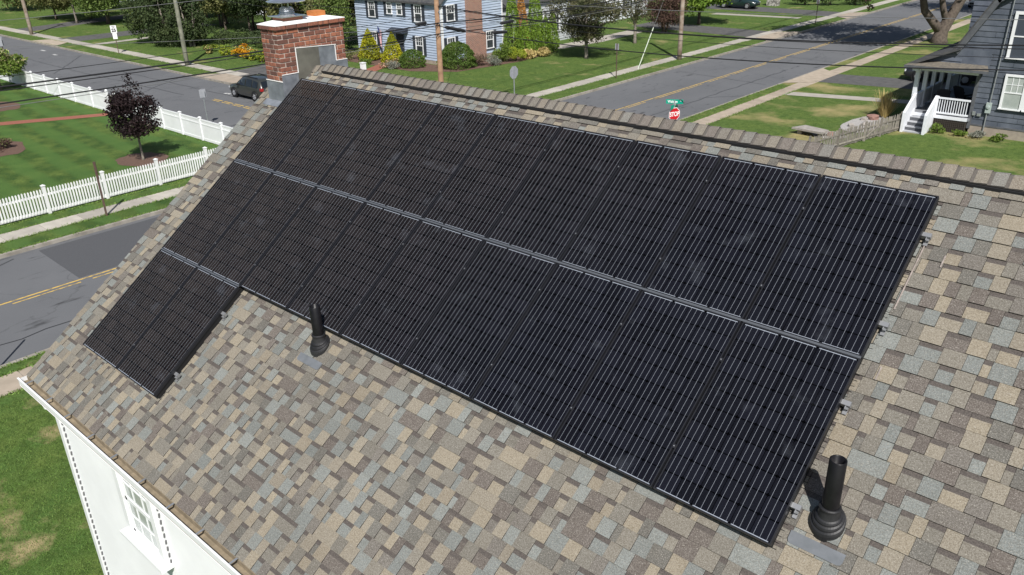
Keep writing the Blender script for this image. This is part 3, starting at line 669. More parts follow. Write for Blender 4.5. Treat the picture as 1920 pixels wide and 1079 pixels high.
ds = MB(); ds.lathe([(.06, 0), (.045, -.08)], (-0.1, gy0+.06, gzb+.01), 12); ds.tube([(-0.1, gy0+.06, gzb-.06), (-0.12, gy0+.1, gzb-.12), (-0.5, WY-.09, gzb-.2), (-0.79, WY+.02, gzb-.3), (-0.8, WY+.12, gzb-.45), (-0.8, WY+.12, 0.1)], .036, 8)
ds.build('downspout', M_WHITE, house, smooth=True)
bd = MB(); bd.beam((U0+.012, eave.y+.12, eave.z+.12*SP/CP-.11), (U0+.012, ry, rz-.11), .03, .15); bd.beam((U0+.012, ne_y, eave.z-.1), (U0+.0, ry, rz-.1), .03, .16); bd.build('rake_board', M_WHITE, house)
# vent pipes
def vent(u, v, hgt):
    b = S(u, v, OFF+.012); t = MB(); rr = .06
    t.lathe([(rr, 0.05), (rr, hgt), (rr-.004, hgt+.004), (rr-.010, hgt), (rr-.010, hgt-.28), (0.0005, hgt-.28)], b, 28)
    vo = t.build('vent_pipe', M_ABS, house, smooth=True)
    bo = MB(); n = 32; prof = [(.122, 0), (.124, .03), (.119, .04), (.109, .045), (.111, .056), (.106, .064), (.095, .069), (.097, .08), (.091, .088), (.08, .093), (.076, .105), (.072, .125), (.072, .14), (.078, .145), (.078, .156), (.07, .162), (.061, .162)]
    k = len(bo.v)
    for i, (r_, z_) in enumerate(prof):              # bellows: base lies in the roof plane, the collar is level
        f = min(1, z_/.14)
        for j in range(n):
            a = 2*math.pi*j/n; x_, y_ = r_*math.cos(a), r_*math.sin(a); tilt = (1-f)*math.tan(PITCH)
            bo.v.append((b.x+x_, b.y+y_*(1-(1-f)*.12), b.z+z_+y_*tilt))
    for i in range(len(prof)-1):
        for j in range(n): bo.f.append((k+i*n+j, k+i*n+(j+1)%n, k+(i+1)*n+(j+1)%n, k+(i+1)*n+j)); bo.m.append(0)
    bo.build('boot', M_BOOT, vo)
    fl = MB(); W2, y0, y1, rc = .2, -.25, -.155, .03; q = []
    for (cx, cy, a0) in ((W2-rc, y1-.0, None), (-W2+rc, y1, None)): pass
    poly = [(-W2, y1), (-W2, y0+rc), (-W2+rc*.3, y0+rc*.3), (-W2+rc, y0), (W2-rc, y0), (W2-rc*.3, y0+rc*.3), (W2, y0+rc), (W2, y1)]
    P0 = [S(u+x_, v-y_, OFF+.019) for x_, y_ in poly]; P1 = [S(u+x_, v-y_, OFF+.004) for x_, y_ in poly]
    m_ = len(poly); fl.add([tuple(p) for p in P0+P1], [tuple(range(m_))]+[(i+1 if i+1 < m_ else 0, i, m_+i, m_+(i+1)%m_) for i in range(m_)])
    fl.build('flashing', M_PLATE, vo); return vo
v1 = vent(3.78, 3.47, .5); v1['label'] = 'black vent pipe standing just below the middle of the array'
v2 = vent(9.34, 2.93, .56); v2['label'] = 'black vent pipe at the lower right corner of the array'
# chimney
cx0, cx1, cy0, cy1, cz0, cz1 = -0.52, -0.10, -0.27, 0.95, 8.2, 9.70
core = MB().box(cx0+.008, cx1-.008, cy0+.008, cy1-.008, cz0, cz1); chim = core.build('chimney', M_MORTAR, house)
chim['label'] = 'red brick chimney with white crown and lead step flashing'
def brick_mesh(l, dp, hh):
    bm = bmesh.new(); bmesh.ops.create_cube(bm, size=1); bmesh.ops.scale(bm, vec=(l, dp, hh), verts=bm.verts)
    bmesh.ops.bevel(bm, geom=bm.edges[:], offset=.004, segments=1, affect='EDGES'); me = bpy.data.meshes.new('brick'); bm.to_mesh(me); bm.free(); me.materials.append(M_BRICK); return me
bh = .0555; cz = .0665; nC = 14; lb = .1935; BMS = {}
def bmesh_for(l): 
    k = round(l, 3)
    if k not in BMS: BMS[k] = brick_mesh(l, .09, bh)
    return BMS[k]
def brick_row(p0, p1, z, off, nrm, mesh_for=bmesh_for, proud=0.0):
    p0 = Vector(p0); p1 = Vector(p1); L = (p1-p0).length; t = (p1-p0)/L; s = 0.0; first = True; ang = math.atan2(t.y, t.x)
    while s < L-.02:
        l = lb if not (first and off) else lb*.5
        l = min(l, L-s); first = False
        if l > .03:
            c = p0+t*(s+l/2)+Vector(nrm)*(-.045+proud+random.uniform(-.0015, .002))
            o = link('brick', mesh_for(l-.012), chim, (c.x-6, c.y, z), (random.uniform(-.006, .006), random.uniform(-.006, .006), ang+random.uniform(-.008, .008)))
        s += l
for i in range(nC):
    z = cz1-.033-i*cz; off = i % 2
    brick_row((cx1, cy0+.097*off, 0), (cx1, cy1, 0), z, 0, (1, 0, 0))
    brick_row((cx0, cy0, 0), (cx1-.093*(1-off), cy0, 0), z, off, (0, -1, 0), proud=-.001)
    if i < 10: brick_row((cx0, cy1, 0), (cx1-.092, cy1, 0), z, off, (0, 1, 0))
zc = cz1+.035; e = .028                                  # corbelled top course
brick_row((cx1+e, cy0-e, 0), (cx1+e, cy1+e, 0), zc, 0, (1, 0, 0)); brick_row((cx0-e, cy0-e, 0), (cx1+e-.09, cy0-e, 0), zc, 1, (0, -1, 0)); brick_row((cx0-e, cy1+e, 0), (cx1+e-.09, cy1+e, 0), zc, 1, (0, 1, 0))
brick_row((cx0-e, cy0-e, 0), (cx0-e, cy1+e, 0), zc, 0, (-1, 0, 0))
cr = MB(); za, zb = zc+.03, zc+.085; xm, ym = (cx0+cx1)/2, (cy0+cy1)/2
ring = [(cx0-e, cy0-e), (cx1+e, cy0-e), (cx1+e, cy1+e), (cx0-e, cy1+e)]; inn = [(cx0+.1, cy0+.22), (cx1-.1, cy0+.22), (cx1-.1, cy1-.22), (cx0+.1, cy1-.22)]
cr.add([(x, y, za-.0015) for x, y in ring]+[(x, y, za+.008) for x, y in ring]+[(x, y, zb) for x, y in inn], [(0,1,5,4),(1,2,6,5),(2,3,7,6),(3,0,4,7),(4,5,9,8),(5,6,10,9),(6,7,11,10),(7,4,8,11),(8,9,10,11)])
cr.build('crown', M_CROWN, chim)
fl = MB(); fx, fy = xm, .62; fl.box(fx-.1, fx+.1, fy-.1, fy+.1, zb-.04, zb+.07); fl.box(fx-.07, fx+.07, fy-.07, fy+.07, zb+.05, zb+.072); fl.build('clay_flue', M_CLAY, chim)
sf = MB(); sx, sy = xm-.0, .1
sf.box(sx-.14, sx+.14, sy-.17, sy+.17, zb-.03, zb+.04, 1); sf.box(sx-.19, sx+.19, sy-.22, sy+.22, zb+.04, zb+.05)
sf.lathe([(.15, zb+.05), (.12, zb+.075), (.105, zb+.085), (.115, zb+.1), (.1, zb+.11), (.11, zb+.13), (.095, zb+.14), (.1, zb+.15), (.085, zb+.165), (.07, zb+.17), (.03, zb+.175)], (sx, sy, 0), 20)
for k_ in range(3): a_ = k_*2.1; sf.beam((sx+.06*math.cos(a_), sy+.06*math.sin(a_), zb+.16), (sx+.06*math.cos(a_), sy+.06*math.sin(a_), zb+.27), .015, .004)
sf.lathe([(.29, zb+.25), (.295, zb+.258), (.03, zb+.325), (.0, zb+.33)], (sx, sy, 0), 8); sf.lathe([(.0, zb+.265), (.29, zb+.25)], (sx, sy, 0), 8)
sf.build('flue_cap', [M_STEEL, M_CHBR], chim)
# lead step flashing on the roof side and a skirt on the low side
def plate(name, pts, x, m, th=.006):
    n = len(pts); mb = MB(); mb.add([(x+th, y, z) for y, z in pts]+[(x, y, z) for y, z in pts], [tuple(range(n))]+[((i+1) % n, i, n+i, n+(i+1) % n) for i in range(n)]); return mb.build(name, m, chim)
rs = lambda y: rz-abs(y-ry)*math.tan(PITCH)-.02
X = cx1+.004
plate('flashing', [(cy0-.004, rs(cy0)-.2), (.02, rs(.02)-.1), (.02, 9.06), (cy0-.004, 9.06)], X, M_LEAD)
plate('flashing', [(.014, rs(.014)-.1), (.43, rs(.43)-.1), (.43, 9.42), (.014, 9.42)], X+.004, M_LEADT)
plate('flashing', [(.424, rs(.424)-.1), (.74, rs(.74)-.1), (.74, 9.38), (.424, 9.415)], X, M_LEAD)
plate('flashing', [(.736, rs(.736)-.1), (cy1+.004, rs(cy1)-.1), (cy1+.004, 9.14), (.736, 9.14)], X+.003, M_LEAD)
sk = MB(); sk.box(cx0-.006, cx1+.004, cy0-.008, cy0-.002, rs(cy0)-.1, 8.96); q = [Vector((cx0-.07, cy0-.006, rs(cy0)+.035)), Vector((cx1+.05, cy0-.006, rs(cy0)+.035))]
dn = Vector((0, -.12*CP, -.12*SP)); sk.quad(q[0]+dn, q[1]+dn, q[1], q[0]); sk.build('flashing', M_LEAD, chim)
se = MB()
def line(a, b, w=.009): se.beam((X+.008, a[0], a[1]), (X+.008, b[0], b[1]), .012, w)
for a, b in (((cy0, 9.064), (.02, 9.064)), ((.016, 9.064), (.016, 9.424)), ((.016, 9.424), (.76, 9.385)), ((.742, 9.385), (.742, 9.144)), ((.742, 9.144), (cy1, 9.144))): line(a, b)
se.beam((cx0-.004, cy0-.01, 8.962), (cx1+.01, cy0-.01, 8.962), .012, .01); se.build('sealant', M_MORTARW, chim)

# ------------------------------------------------------------------ solar panels
PW, PH, DX, DY = 0.992, 1.622, 1.01, 1.643
fr = MB(); t = .011; dp = .04
fr.box(0, t, 0, PH, -dp, 0); fr.box(PW-t, PW, 0, PH, -dp, 0); fr.box(t, PW-t, 0, t, -dp, 0); fr.box(t, PW-t, PH-t, PH, -dp, 0); ME_FR = fr.mesh('frame', M_FRAME)
ME_BK = MB().box(t, PW-t, t, PH-t, -.014, -.008).mesh('backsheet', M_BACK)
cw, chh = .1565, .1505; gx = (PW-2*t-.006-6*cw)/5; mgx = t+.003; mgy = (PH-10*chh-9*.009)/2
c = .01; ME_CE = MB().add([(c,0,0),(cw-c,0,0),(cw,c,0),(cw,chh-c,0),(cw-c,chh,0),(c,chh,0),(0,chh-c,0),(0,c,0)], [tuple(range(8))]).mesh('cell', M_CELL)
rb = MB()
for i in range(6):
    for j in (1/6, .5, 5/6):
        x = mgx+i*(cw+gx)+cw*j; rb.box(x-.0011, x+.0011, mgy-.008, PH-mgy+.008, -.0068, -.0063)
ME_RB = rb.mesh('busbars', M_RIB)
ME_DA = MB().box(0, 2*cw+gx-.022, 0, .006, -.0066, -.006).mesh('string_connector', M_DASH)
ME_GL = MB().quad((t, t, -.004), (PW-t, t, -.004), (PW-t, PH-t, -.004), (t, PH-t, -.004)).mesh('glass', M_GLASS)
cl = MB(); cl.box(-.016, .016, -.018, .018, -.03, .003); cl.lathe([(.006, .003), (.006, .010), (0.0002, .010)], (0, 0, 0), 6, 1); ME_CL = cl.mesh('clamp', [M_FRAME, M_ALU])
ORD = ['first', 'second', 'third', 'fourth', 'fifth', 'sixth', 'seventh', 'eighth', 'ninth']
ROWN = ['upper row along the ridge', 'middle row', 'short lower row']
for row, cols in ((0, 9), (1, 9), (2, 2)):
    for k in range(cols):
        base = S(k*DX+.009, (row+1)*DY-.0105, random.uniform(-.002, .002))
        lab = 'black solar panel, %s from the chimney end of the %s' % (ORD[k], ROWN[row])
        if row == 2: lab = 'black solar panel at the %s of the short lower pair' % ('gable side' if k == 0 else 'vent pipe side')
        p = thing('solar_panel', base, lab, 'solar panel', 'solar panels on the roof', RR.copy())
        link('frame', ME_FR, p); link('backsheet', ME_BK, p); link('glass', ME_GL, p); o = link('busbars', ME_RB, p); o['kind'] = 'stuff'
        for i in range(6):
            for j in range(10): link('cell', ME_CE, p, (mgx+i*(cw+gx), mgy+j*(chh+.009), -.0072))
        for i in range(3):
            for yy in (t+.001, PH-t-.010): link('string_connector', ME_DA, p, (mgx+i*2*(cw+gx)+.011, yy, 0))
        if k < cols-1:
            for yy in (.36, PH-.36): link('clamp', ME_CL, p, (PW+.009, yy+random.uniform(-.05, .05), .001))
for row, cols in ((1, 9), (2, 2)):
    mb = MB(); mb.beam(S(.01, row*DY, -.006), S(cols*DX-.01, row*DY, -.006), .019, .012, up=(0, -SP, CP)); mb.beam(S(.01, row*DY, -.001), S(cols*DX-.01, row*DY, -.001), .004, .004, up=(0, -SP, CP))
    lone('trim_strip', mb, mat('dull aluminium strip', (.13, .14, .155), .4, metal=.4), tuple(S(.01, row*DY, -.006)), 'grey metal strip between the %s rows of panels' % ('upper and middle' if row == 1 else 'middle and short lower'), 'strip', None)
nm = ['upper', 'lower']
for row, cols in ((0, 9), (1, 9), (2, 2)):
    for q, yy in enumerate((PH-.36, .36)):
        v = (row+1)*DY-yy; r0 = MB(); L = cols*DX
        a = S(-.03 if cols > 2 else -.03, v, -.062); base = a
        r0.beam(S(-.02, v, -.062), S(L+.06, v, -.062), .04, .042, up=(0, -SP, CP))
        rt = thing('mounting_rail', S(L, v, OFF), 'aluminium rail end under the %s edge of the %s of panels' % (nm[q], ['upper row', 'middle row', 'short lower row'][row]), 'rail', 'mounting rails')
        r0.build('rail', M_ALU, rt)
        f = MB(); f.beam(S(L+.03, v+.03, OFF), S(L+.03, v+.03, -.05), .034, .008, up=(1, 0, 0)); f.beam(S(L+.03, v+.03, OFF+.022), S(L+.03, v+.075, OFF+.022), .034, .008, up=(0, -SP, CP)); f.build('roof_foot', M_ALU, rt)
        b = MB(); b.lathe([(.012, -.012), (.012, .012), (.0003, .013)], S(L+.04, v+.034, -.07), 8, M=Matrix.Rotation(R(90), 3, 'Y')); b.build('bolt', M_ALU, rt)
def guard(a, b, lab):
    mb = MB(); A = S(*a, OFF+.01); B = S(*b, OFF+.01); n = Vector((0, -SP, CP)); hgt = .075
    L = (B-A).length; t = (B-A)/L; k = int(L/.05)
    mb.quad(A, B, B+n*hgt, A+n*hgt)
    side = t.cross(n)
    for i in range(k+1):
        p = A+t*(L*i/k); mb.beam(p, p+n*hgt, .003, .003)
        mb.beam(p, p-side*.03, .003, .003)
    lone('critter_guard', mb, M_VENT, A, lab, 'guard strip', 'critter guards round the array')
guard((9*DX-.02, .02), (9*DX-.02, 2*DY-.02), 'black mesh guard under the right end of the array')
guard((2*DX, 2*DY-.02), (9*DX-.02, 2*DY-.02), 'black guard strip under the long lower edge of the array')
guard((2*DX-.02, 2*DY), (2*DX-.02, 3*DY-.02), 'black guard strip beside the short lower pair of panels')
guard((.02, 3*DY-.03), (2*DX-.02, 3*DY-.03), 'black guard strip under the lowest edge of the short pair')

# ------------------------------------------------------------------ fences
ft = thing('picket_fence', (-25.7, 6, 0), 'white picket fence along the sidewalk beside the striped lawn', 'fence')
post = MB(); post.box(-.065, .065, -.065, .065, -.1, 1.2); post.box(-.085, .085, -.085, .085, 1.2, 1.225); post.add([(-.075,-.075,1.225),(.075,-.075,1.225),(.075,.075,1.225),(-.075,.075,1.225),(0,0,1.27)], [(0,1,4),(1,2,4),(2,3,4),(3,0,4)])
ME_PO = post.mesh('post', M_PICKET)
pk = MB(); pk.box(-.011, .011, -.031, .031, .1, 1.06); pk.add([(-.011,-.031,1.06),(.011,-.031,1.06),(.011,.031,1.06),(-.011,.031,1.06),(-.011,0,1.10),(.011,0,1.10)], [(0,1,5,4),(2,3,4,5),(1,2,5),(3,0,4)])
ME_PK = pk.mesh('picket', M_PICKET)
ys = [-3.45, -1.0, 1.45, 3.9, 6.35, 8.8, 11.25, 13.7]
for y in ys: link('post', ME_PO, ft, (0, y-6, 0))
for y0, y1 in zip(ys, ys[1:]):
    rl = MB(); rl.box(-25.72, -25.68, y0+.065, y1-.065, .78, .87); rl.build('rail', M_PICKET, ft); rl = MB(); rl.box(-25.725, -25.675, y0+.065, y1-.065, .06, .2); rl.build('rail', M_PICKET, ft)
    n = 19
    for i in range(n): link('picket', ME_PK, ft, (.032, y0+.1+(y1-y0-.2)*(i+.5)/n-6, random.uniform(-.006, .006)), (0, 0, random.uniform(-.02, .02)))
vt = thing('vinyl_fence', (-42, 14.25, 0), 'solid white vinyl fence between the striped lawn and the side road', 'fence')
xs = [-26.0, -27.3, -29.4, -31.6, -33.8, -36.0, -38.2, -40.4, -42.0]; xs2 = [-43.1, -45.6, -48.4, -50.8, -53.2, -55.6, -58, -60.4, -62.8, -65.2]
def vposts(L, fancy):
    for x in L:
        m = MB(); hh = 1.32 if x in fancy else 1.26; m.box(x-.065, x+.065, 14.185, 14.315, -.1, hh); m.box(x-.085, x+.085, 14.165, 14.335, hh, hh+.03)
        if x in fancy: m.lathe([(.07, hh+.03), (.085, hh+.08), (.03, hh+.15), (.001, hh+.19)], (x, 14.25, 0), 10)
        else: m.add([(x-.07,14.18,hh+.03),(x+.07,14.18,hh+.03),(x+.07,14.32,hh+.03),(x-.07,14.32,hh+.03),(x,14.25,hh+.08)], [(0,1,4),(1,2,4),(2,3,4),(3,0,4)])
        m.build('post', M_WHITE, vt)
    for a, b in zip(L, L[1:]):
        m = MB(); m.box(b+.065, a-.065, 14.235, 14.265, .05, 1.14)
        m.build('panel', M_WHITE, vt)
        m = MB(); m.box(b+.065, a-.065, 14.225, 14.275, 1.12, 1.2); m.box(b+.065, a-.065, 14.22, 14.28, .02, .16); m.box(b+.065, a-.065, 14.222, 14.278, .9, .97); m.build('rail', M_WHITE, vt)
vposts(xs, (-42.0,)); vposts(xs2, (-43.1,))
# weathered fence by the porch
of = thing('old_picket_fence', (-3.3, 35.5, 0), 'weathered grey picket fence with a braced gate by the porch steps', 'fence')
P0, P1 = Vector((-4.4, 30.6, 0)), Vector((-2.62, 38.35, 0)); tv = (P1-P0).normalized(); Ln = (P1-P0).length; an = math.atan2(tv.y, tv.x)
pk = MB(); pk.box(-.03, .03, -.009, .009, .05, .88); pk.add([(-.03,-.009,.88),(.03,-.009,.88),(.03,.009,.88),(-.03,.009,.88),(0,0,.95)], [(0,1,4),(1,2,4),(2,3,4),(3,0,4)]); ME_OP = pk.mesh('picket', M_WOODG)
N_ = int(Ln/.1)
for i in range(N_):
    p = P0+tv*(i*.1+.05); link('picket', ME_OP, of, p-WL[of.name]+Vector((0, 0, random.uniform(-.03, .03))), (random.uniform(-.03, .03), random.uniform(-.04, .04), an))
nv = Vector((tv.y, -tv.x, 0))*.03
for a, b, n_ in ((0, 4.6, 'rail'), (4.7, 5.95, 'gate_rail'), (6.05, Ln, 'rail')):
    for zz in (.2, .68):
        m = MB(); m.beam(P0+tv*a+nv+Vector((0, 0, zz)), P0+tv*b+nv+Vector((0, 0, zz)), .035, .075); m.build(n_, M_WOODG, of)
m = MB(); m.beam(P0+tv*4.75+nv*1.9+Vector((0, 0, .2)), P0+tv*5.9+nv*1.9+Vector((0, 0, .7)), .03, .08); m.build('gate_brace', M_WOODG, of)
for a in (.1, 2.4, 4.62, 6.0, 7.8): m = MB(); q = P0+tv*a+nv*1.2; m.box(q.x-.045, q.x+.045, q.y-.045, q.y+.045, -.1, 1.02); m.build('post', M_WOODG, of)

# ------------------------------------------------------------------ neighbouring houses
def siding(mb, a, b, z0, z1, nrm, step, m=0, dep=.045):      # lapped courses on a wall from a to b (plan points)
    a = Vector((*a, 0)); b = Vector((*b, 0)); n = Vector((*nrm, 0)); z = z0
    while z < z1-.01:
        zt = min(z+step, z1); zv = Vector((0, 0, z)); zu = Vector((0, 0, zt))
        mb.quad(a+n*dep+zv, b+n*dep+zv, b+n*.002+zu, a+n*.002+zu, m); mb.quad(a+zv, b+zv, b+n*dep+zv, a+n*dep+zv, m); z = zt
def wall_window(parent, c, z0, z1, w, nrm, shutter=None, grid=(3, 2, 0), frame=M_WHITE, glass=M_PANE, sw=.3, fw=.08):
    # c: plan point at the centre on the wall face, nrm: plan normal
    n = Vector((*nrm, 0)); t = Vector((-n.y, n.x, 0)); C_ = Vector((*c, 0))
    def bx(mb, s0, s1, za, zb, d0, d1):
        vs = [C_+t*s+n*d_+Vector((0, 0, z)) for z in (za, zb) for s, d_ in ((s0, d0), (s1, d0), (s1, d1), (s0, d1))]
        mb.add(vs, [(0,3,2,1),(4,5,6,7),(0,1,5,4),(1,2,6,5),(2,3,7,6),(3,0,4,7)])
    f = MB(); h_ = w/2
    bx(f, -h_-fw, -h_, z0, z1, 0, .07); bx(f, h_, h_+fw, z0, z1, 0, .07); bx(f, -h_-fw, h_+fw, z1, z1+fw, 0, .072); bx(f, -h_-fw-.03, h_+fw+.03, z0-.06, z0, 0, .1)
    o = f.build('window', frame, parent)
    g_ = MB(); bx(g_, -h_, h_, z0, z1, .0, .03); g_.build('pane', glass, o)
    mu = MB(); zm = (z0+z1)/2; bx(mu, -h_, h_, zm-.03, zm+.03, .03, .055)
    k, ru, rl_ = grid
    for i in range(1, k): s = -h_+w*i/k; bx(mu, s-.014, s+.014, zm, z1, .03, .045); (bx(mu, s-.014, s+.014, z0, zm, .03, .045) if rl_ else None)
    for i in range(1, ru): z_ = zm+(z1-zm)*i/ru; bx(mu, -h_, h_, z_-.012, z_+.012, .03, .046)
    mu.build('muntins', frame, o)
    if shutter:
        for sg in (-1, 1):
            s_ = MB(); a_ = sg*(h_+fw+.02); b_ = sg*(h_+fw+.02+sw); bx(s_, min(a_, b_), max(a_, b_), z0-.06, z1+.06, .02, .06); so_ = s_.build('shutter', shutter, parent)
    return o
def gable_roof(parent, x0, x1, y0, y1, ze, zr, m, axis='x', ov=.3, th=.14):
    mb = MB()
    if axis == 'x':
        ym = (y0+y1)/2; sl = (zr-ze)/(ym-y0); pr_ = [(y0-ov, ze-ov*sl), (ym, zr), (y1+ov, ze-ov*sl), (y1+ov, ze-ov*sl-th), (ym, zr-th), (y0-ov, ze-ov*sl-th)]
        A = [(x0-ov, y, z) for y, z in pr_]; B = [(x1+ov, y, z) for y, z in pr_]
    else:
        xm_ = (x0+x1)/2; sl = (zr-ze)/(xm_-x0); pr_ = [(x0-ov, ze-ov*sl), (xm_, zr), (x1+ov, ze-ov*sl), (x1+ov, ze-ov*sl-th), (xm_, zr-th), (x0-ov, ze-ov*sl-th)]
        A = [(x, y0-ov, z) for x, z in pr_]; B = [(x, y1+ov, z) for x, z in pr_]
    mb.add(A+B, [(0,1,7,6),(1,2,8,7),(2,3,9,8),(3,4,10,9),(4,5,11,10),(5,0,6,11),(0,5,4,3,2,1),(6,7,8,9,10,11)]); return mb.build('roof', m, parent)
# blue colonial
bh_ = thing('blue_house', (-42.5, 41.5, 0), 'pale blue clapboard house with charcoal shutters and a brick end chimney', 'house')
bx0, bx1, by0, by1, bz = -48.0, -37.4, 38.2, 45.1, 4.8
m = MB(); m.box(bx0, bx1, by0, by1, -.1, bz); m.add([(bx1, by0, bz), (bx1, by1, bz), (bx1, (by0+by1)/2, 7.9), (bx0, by0, bz), (bx0, by1, bz), (bx0, (by0+by1)/2, 7.9)], [(0,1,2),(3,5,4)])
siding(m, (bx0, by0), (bx1, by0), .3, bz, (0, -1), .2); siding(m, (bx1, by0), (bx1, by1), .3, bz, (1, 0), .2); m.build('wall', M_BLUE, bh_)
m = MB(); m.box(bx1-.08, bx1+.06, by0-.06, by0+.08, 0, bz); m.box(bx1-.05, bx1+.06, by1-.1, by1+.02, 0, bz); m.build('corner_board', M_WHITE, bh_)
m = MB(); m.box(bx0-.02, bx1+.02, by0-.03, by1, -.1, .3); m.build('foundation', M_FOUND, bh_)
gable_roof(bh_, bx0, bx1, by0, by1, bz+.1, 8.0, M_ROOFD, ov=.25)
for x, z0, z1, w in ((-45.7, 3.25, 4.4, .72), (-40.0, 3.2, 4.4, .72), (-40.05, .68, 1.98, .74), (-45.8, .68, 1.98, .74)): wall_window(bh_, (x, by0-.045), z0, z1, w, (0, -1), M_SHUT)
for x, sg in ((-43.45, -1), (-42.2, 1)):
    wall_window(bh_, (x, by0-.045), 3.62, 4.42, .5, (0, -1), None)
    m = MB(); a = x+sg*.38; m.box(min(a, a+sg*.3), max(a, a+sg*.3), by0-.11, by0-.05, 3.5, 4.52); m.build('shutter', M_SHUT, bh_)
for y, z0, z1 in ((39.1, 3.35, 4.45), (39.03, .75, 2.0), (43.45, .72, 2.0)): wall_window(bh_, (bx1+.045, y), z0, z1, .74, (1, 0), M_SHUT)
m = MB(); m.box(-42.85, -41.95, by0-.09, by0-.045, .1, 2.12); d_ = m.build('door', M_SHUT, bh_); MB().lathe([(.03, -.03), (.035, 0), (.001, .03)], (-42.05, by0-.1, 1.0), 8, M=Matrix.Rotation(R(90), 3, 'X')).build('door_knob', M_ALU, d_)
m = MB(); m.add([(-43.4, by0-.02, 2.2), (-41.4, by0-.02, 2.2), (-41.4, by0-.7, 2.2), (-43.4, by0-.7, 2.2), (-43.4, by0-.02, 2.55), (-41.4, by0-.02, 2.55), (-41.4, by0-.72, 2.3), (-43.4, by0-.72, 2.3)], [(0,1,2,3),(4,7,6,5),(3,2,6,7),(1,5,6,2),(0,3,7,4)]); m.build('door_hood', M_SHUT, bh_)
def brickwork(N, L, g, c, rgb, mixc, noise):
    b = N.new('ShaderNodeTexBrick'); b.inputs['Scale'].default_value = 1; b.inputs['Brick Width'].default_value = .24; b.inputs['Row Height'].default_value = .085; b.inputs['Mortar Size'].default_value = .012
    b.inputs['Color1'].default_value = (.29, .12, .08, 1); b.inputs['Color2'].default_value = (.19, .08, .06, 1); b.inputs['Mortar'].default_value = (.4, .34, .28, 1)
    sp = N.new('ShaderNodeSeparateXYZ'); L.new(g.outputs['Position'], sp.inputs[0]); cb_ = N.new('ShaderNodeCombineXYZ')
    ad = N.new('ShaderNodeMath'); L.new(sp.outputs[0], ad.inputs[0]); L.new(sp.outputs[1], ad.inputs[1]); L.new(ad.outputs[0], cb_.inputs[0]); L.new(sp.outputs[2], cb_.inputs[1])
    L.new(cb_.outputs[0], b.inputs['Vector']); return b.outputs['Color']
M_FARBR = mat('far brickwork', (.3, .12, .08), .95, extra=brickwork)
m = MB(); m.box(bx1+.0, bx1+.42, 40.78, 42.3, 2.2, 9.2); m.box(bx1, bx1+.46, 40.72, 42.62, -.1, 2.0); m.add([(bx1, 40.72, 2.0), (bx1+.46, 40.72, 2.0), (bx1+.46, 42.62, 2.0), (bx1, 42.62, 2.0), (bx1, 40.78, 2.2), (bx1+.42, 40.78, 2.2), (bx1+.42, 42.3, 2.2), (bx1, 42.3, 2.2)], [(0,1,5,4),(1,2,6,5),(2,3,7,6)]); m.build('chimney', M_FARBR, bh_)
# flag on the front wall
flg = thing('flag', (-44.3, 37.5, 1.0), 'striped flag hanging from a pole on the blue house front', 'flag')
m = MB(); m.tube([(-44.5, 38.17, 1.9), (-44.2, 37.25, 2.75)], .018, 6); m.build('pole', M_WHITE, flg)
fm = MB(); nu, nvv = 13, 14; p_ = Vector((-44.42, 37.92, 2.15)); q_ = Vector((-44.22, 37.3, 2.7))
for i in range(nu):
    for j in range(nvv):
        vs = []
        for a, b in ((i, j), (i+1, j), (i+1, j+1), (i, j+1)):
            u_ = a/nu; w_ = b/nvv; c_ = p_.lerp(q_, u_); c_ = c_+Vector((.10*w_*math.sin(u_*9)+.05*u_, -.06*math.sin(u_*7+w_*3)*w_, -1.45*w_*(1-.12*u_))); c_ = c_.lerp(Vector((-44.3, 37.6, c_.z)), .55*w_); vs.append(c_)
        k = 2 if (i >= 6 and j < 6) else (0 if i % 2 == 0 else 1)
        fm.quad(*vs, k)
fm.build('cloth', [mat('flag red', (.5, .03, .05), .8), mat('flag white', (.75, .74, .75), .8), mat('flag blue', (.03, .05, .2), .8, (.5, .5, .55), 24, 1, (.62, .66))], flg)
# grey wing behind the arborvitae
gh = thing('grey_garage', (-41, 51, 0), 'pale grey clapboard garage with white windows behind the arborvitae', 'garage')
m = MB(); m.box(-44.5, -38, 45.2, 57, -.1, 3.9); siding(m, (-38, 45.2), (-38, 57), .2, 3.9, (1, 0), .2); siding(m, (-44.5, 45.2), (-38, 45.2), .2, 3.9, (0, -1), .2); m.build('wall', M_GREY, gh); gable_roof(gh, -44.5, -38, 45.2, 57, 4.0, 6.6, M_ROOFD, axis='y')
for y in (50.35, 52.6): wall_window(gh, (-37.95, y), .95, 2.35, 1.3, (1, 0), None, grid=(4, 2, 2), fw=.14)
# white houses glimpsed through the trees
def plain_house(nm, x0, x1, y0, y1, ze, zr, lab, wm, axis='x'):
    t = thing(nm, ((x0+x1)/2, (y0+y1)/2, 0), lab, 'house'); m = MB(); m.box(x0, x1, y0, y1, -.1, ze)
    siding(m, (x0, y0), (x1, y0), .3, ze, (0, -1), .22); siding(m, (x1, y0), (x1, y1), .3, ze, (1, 0), .22); m.build('wall', wm, t); gable_roof(t, x0, x1, y0, y1, ze+.1, zr, M_ROOFD, axis)
    for k in range(3):
        x = x0+(x1-x0)*(k+.5)/3
        for z in (.8, 3.4):
            if z+1.3 < ze: wall_window(t, (x, y0-.045), z, z+1.25, .8, (0, -1), M_SHUT)
    for z in (.8, 3.4):
        if z+1.3 < ze: wall_window(t, (x1+.045, (y0+y1)/2), z, z+1.25, .8, (1, 0), M_SHUT)
    return t
plain_house('white_house_behind_trees', -84, -72, 50, 59, 5.4, 8.6, 'white house half hidden behind the row of dark trees', M_PORCH)
plain_house('white_house_behind_trees', -50, -42, 66, 74, 5.4, 8.6, 'white house behind the purple smoke bush', M_PORCH)
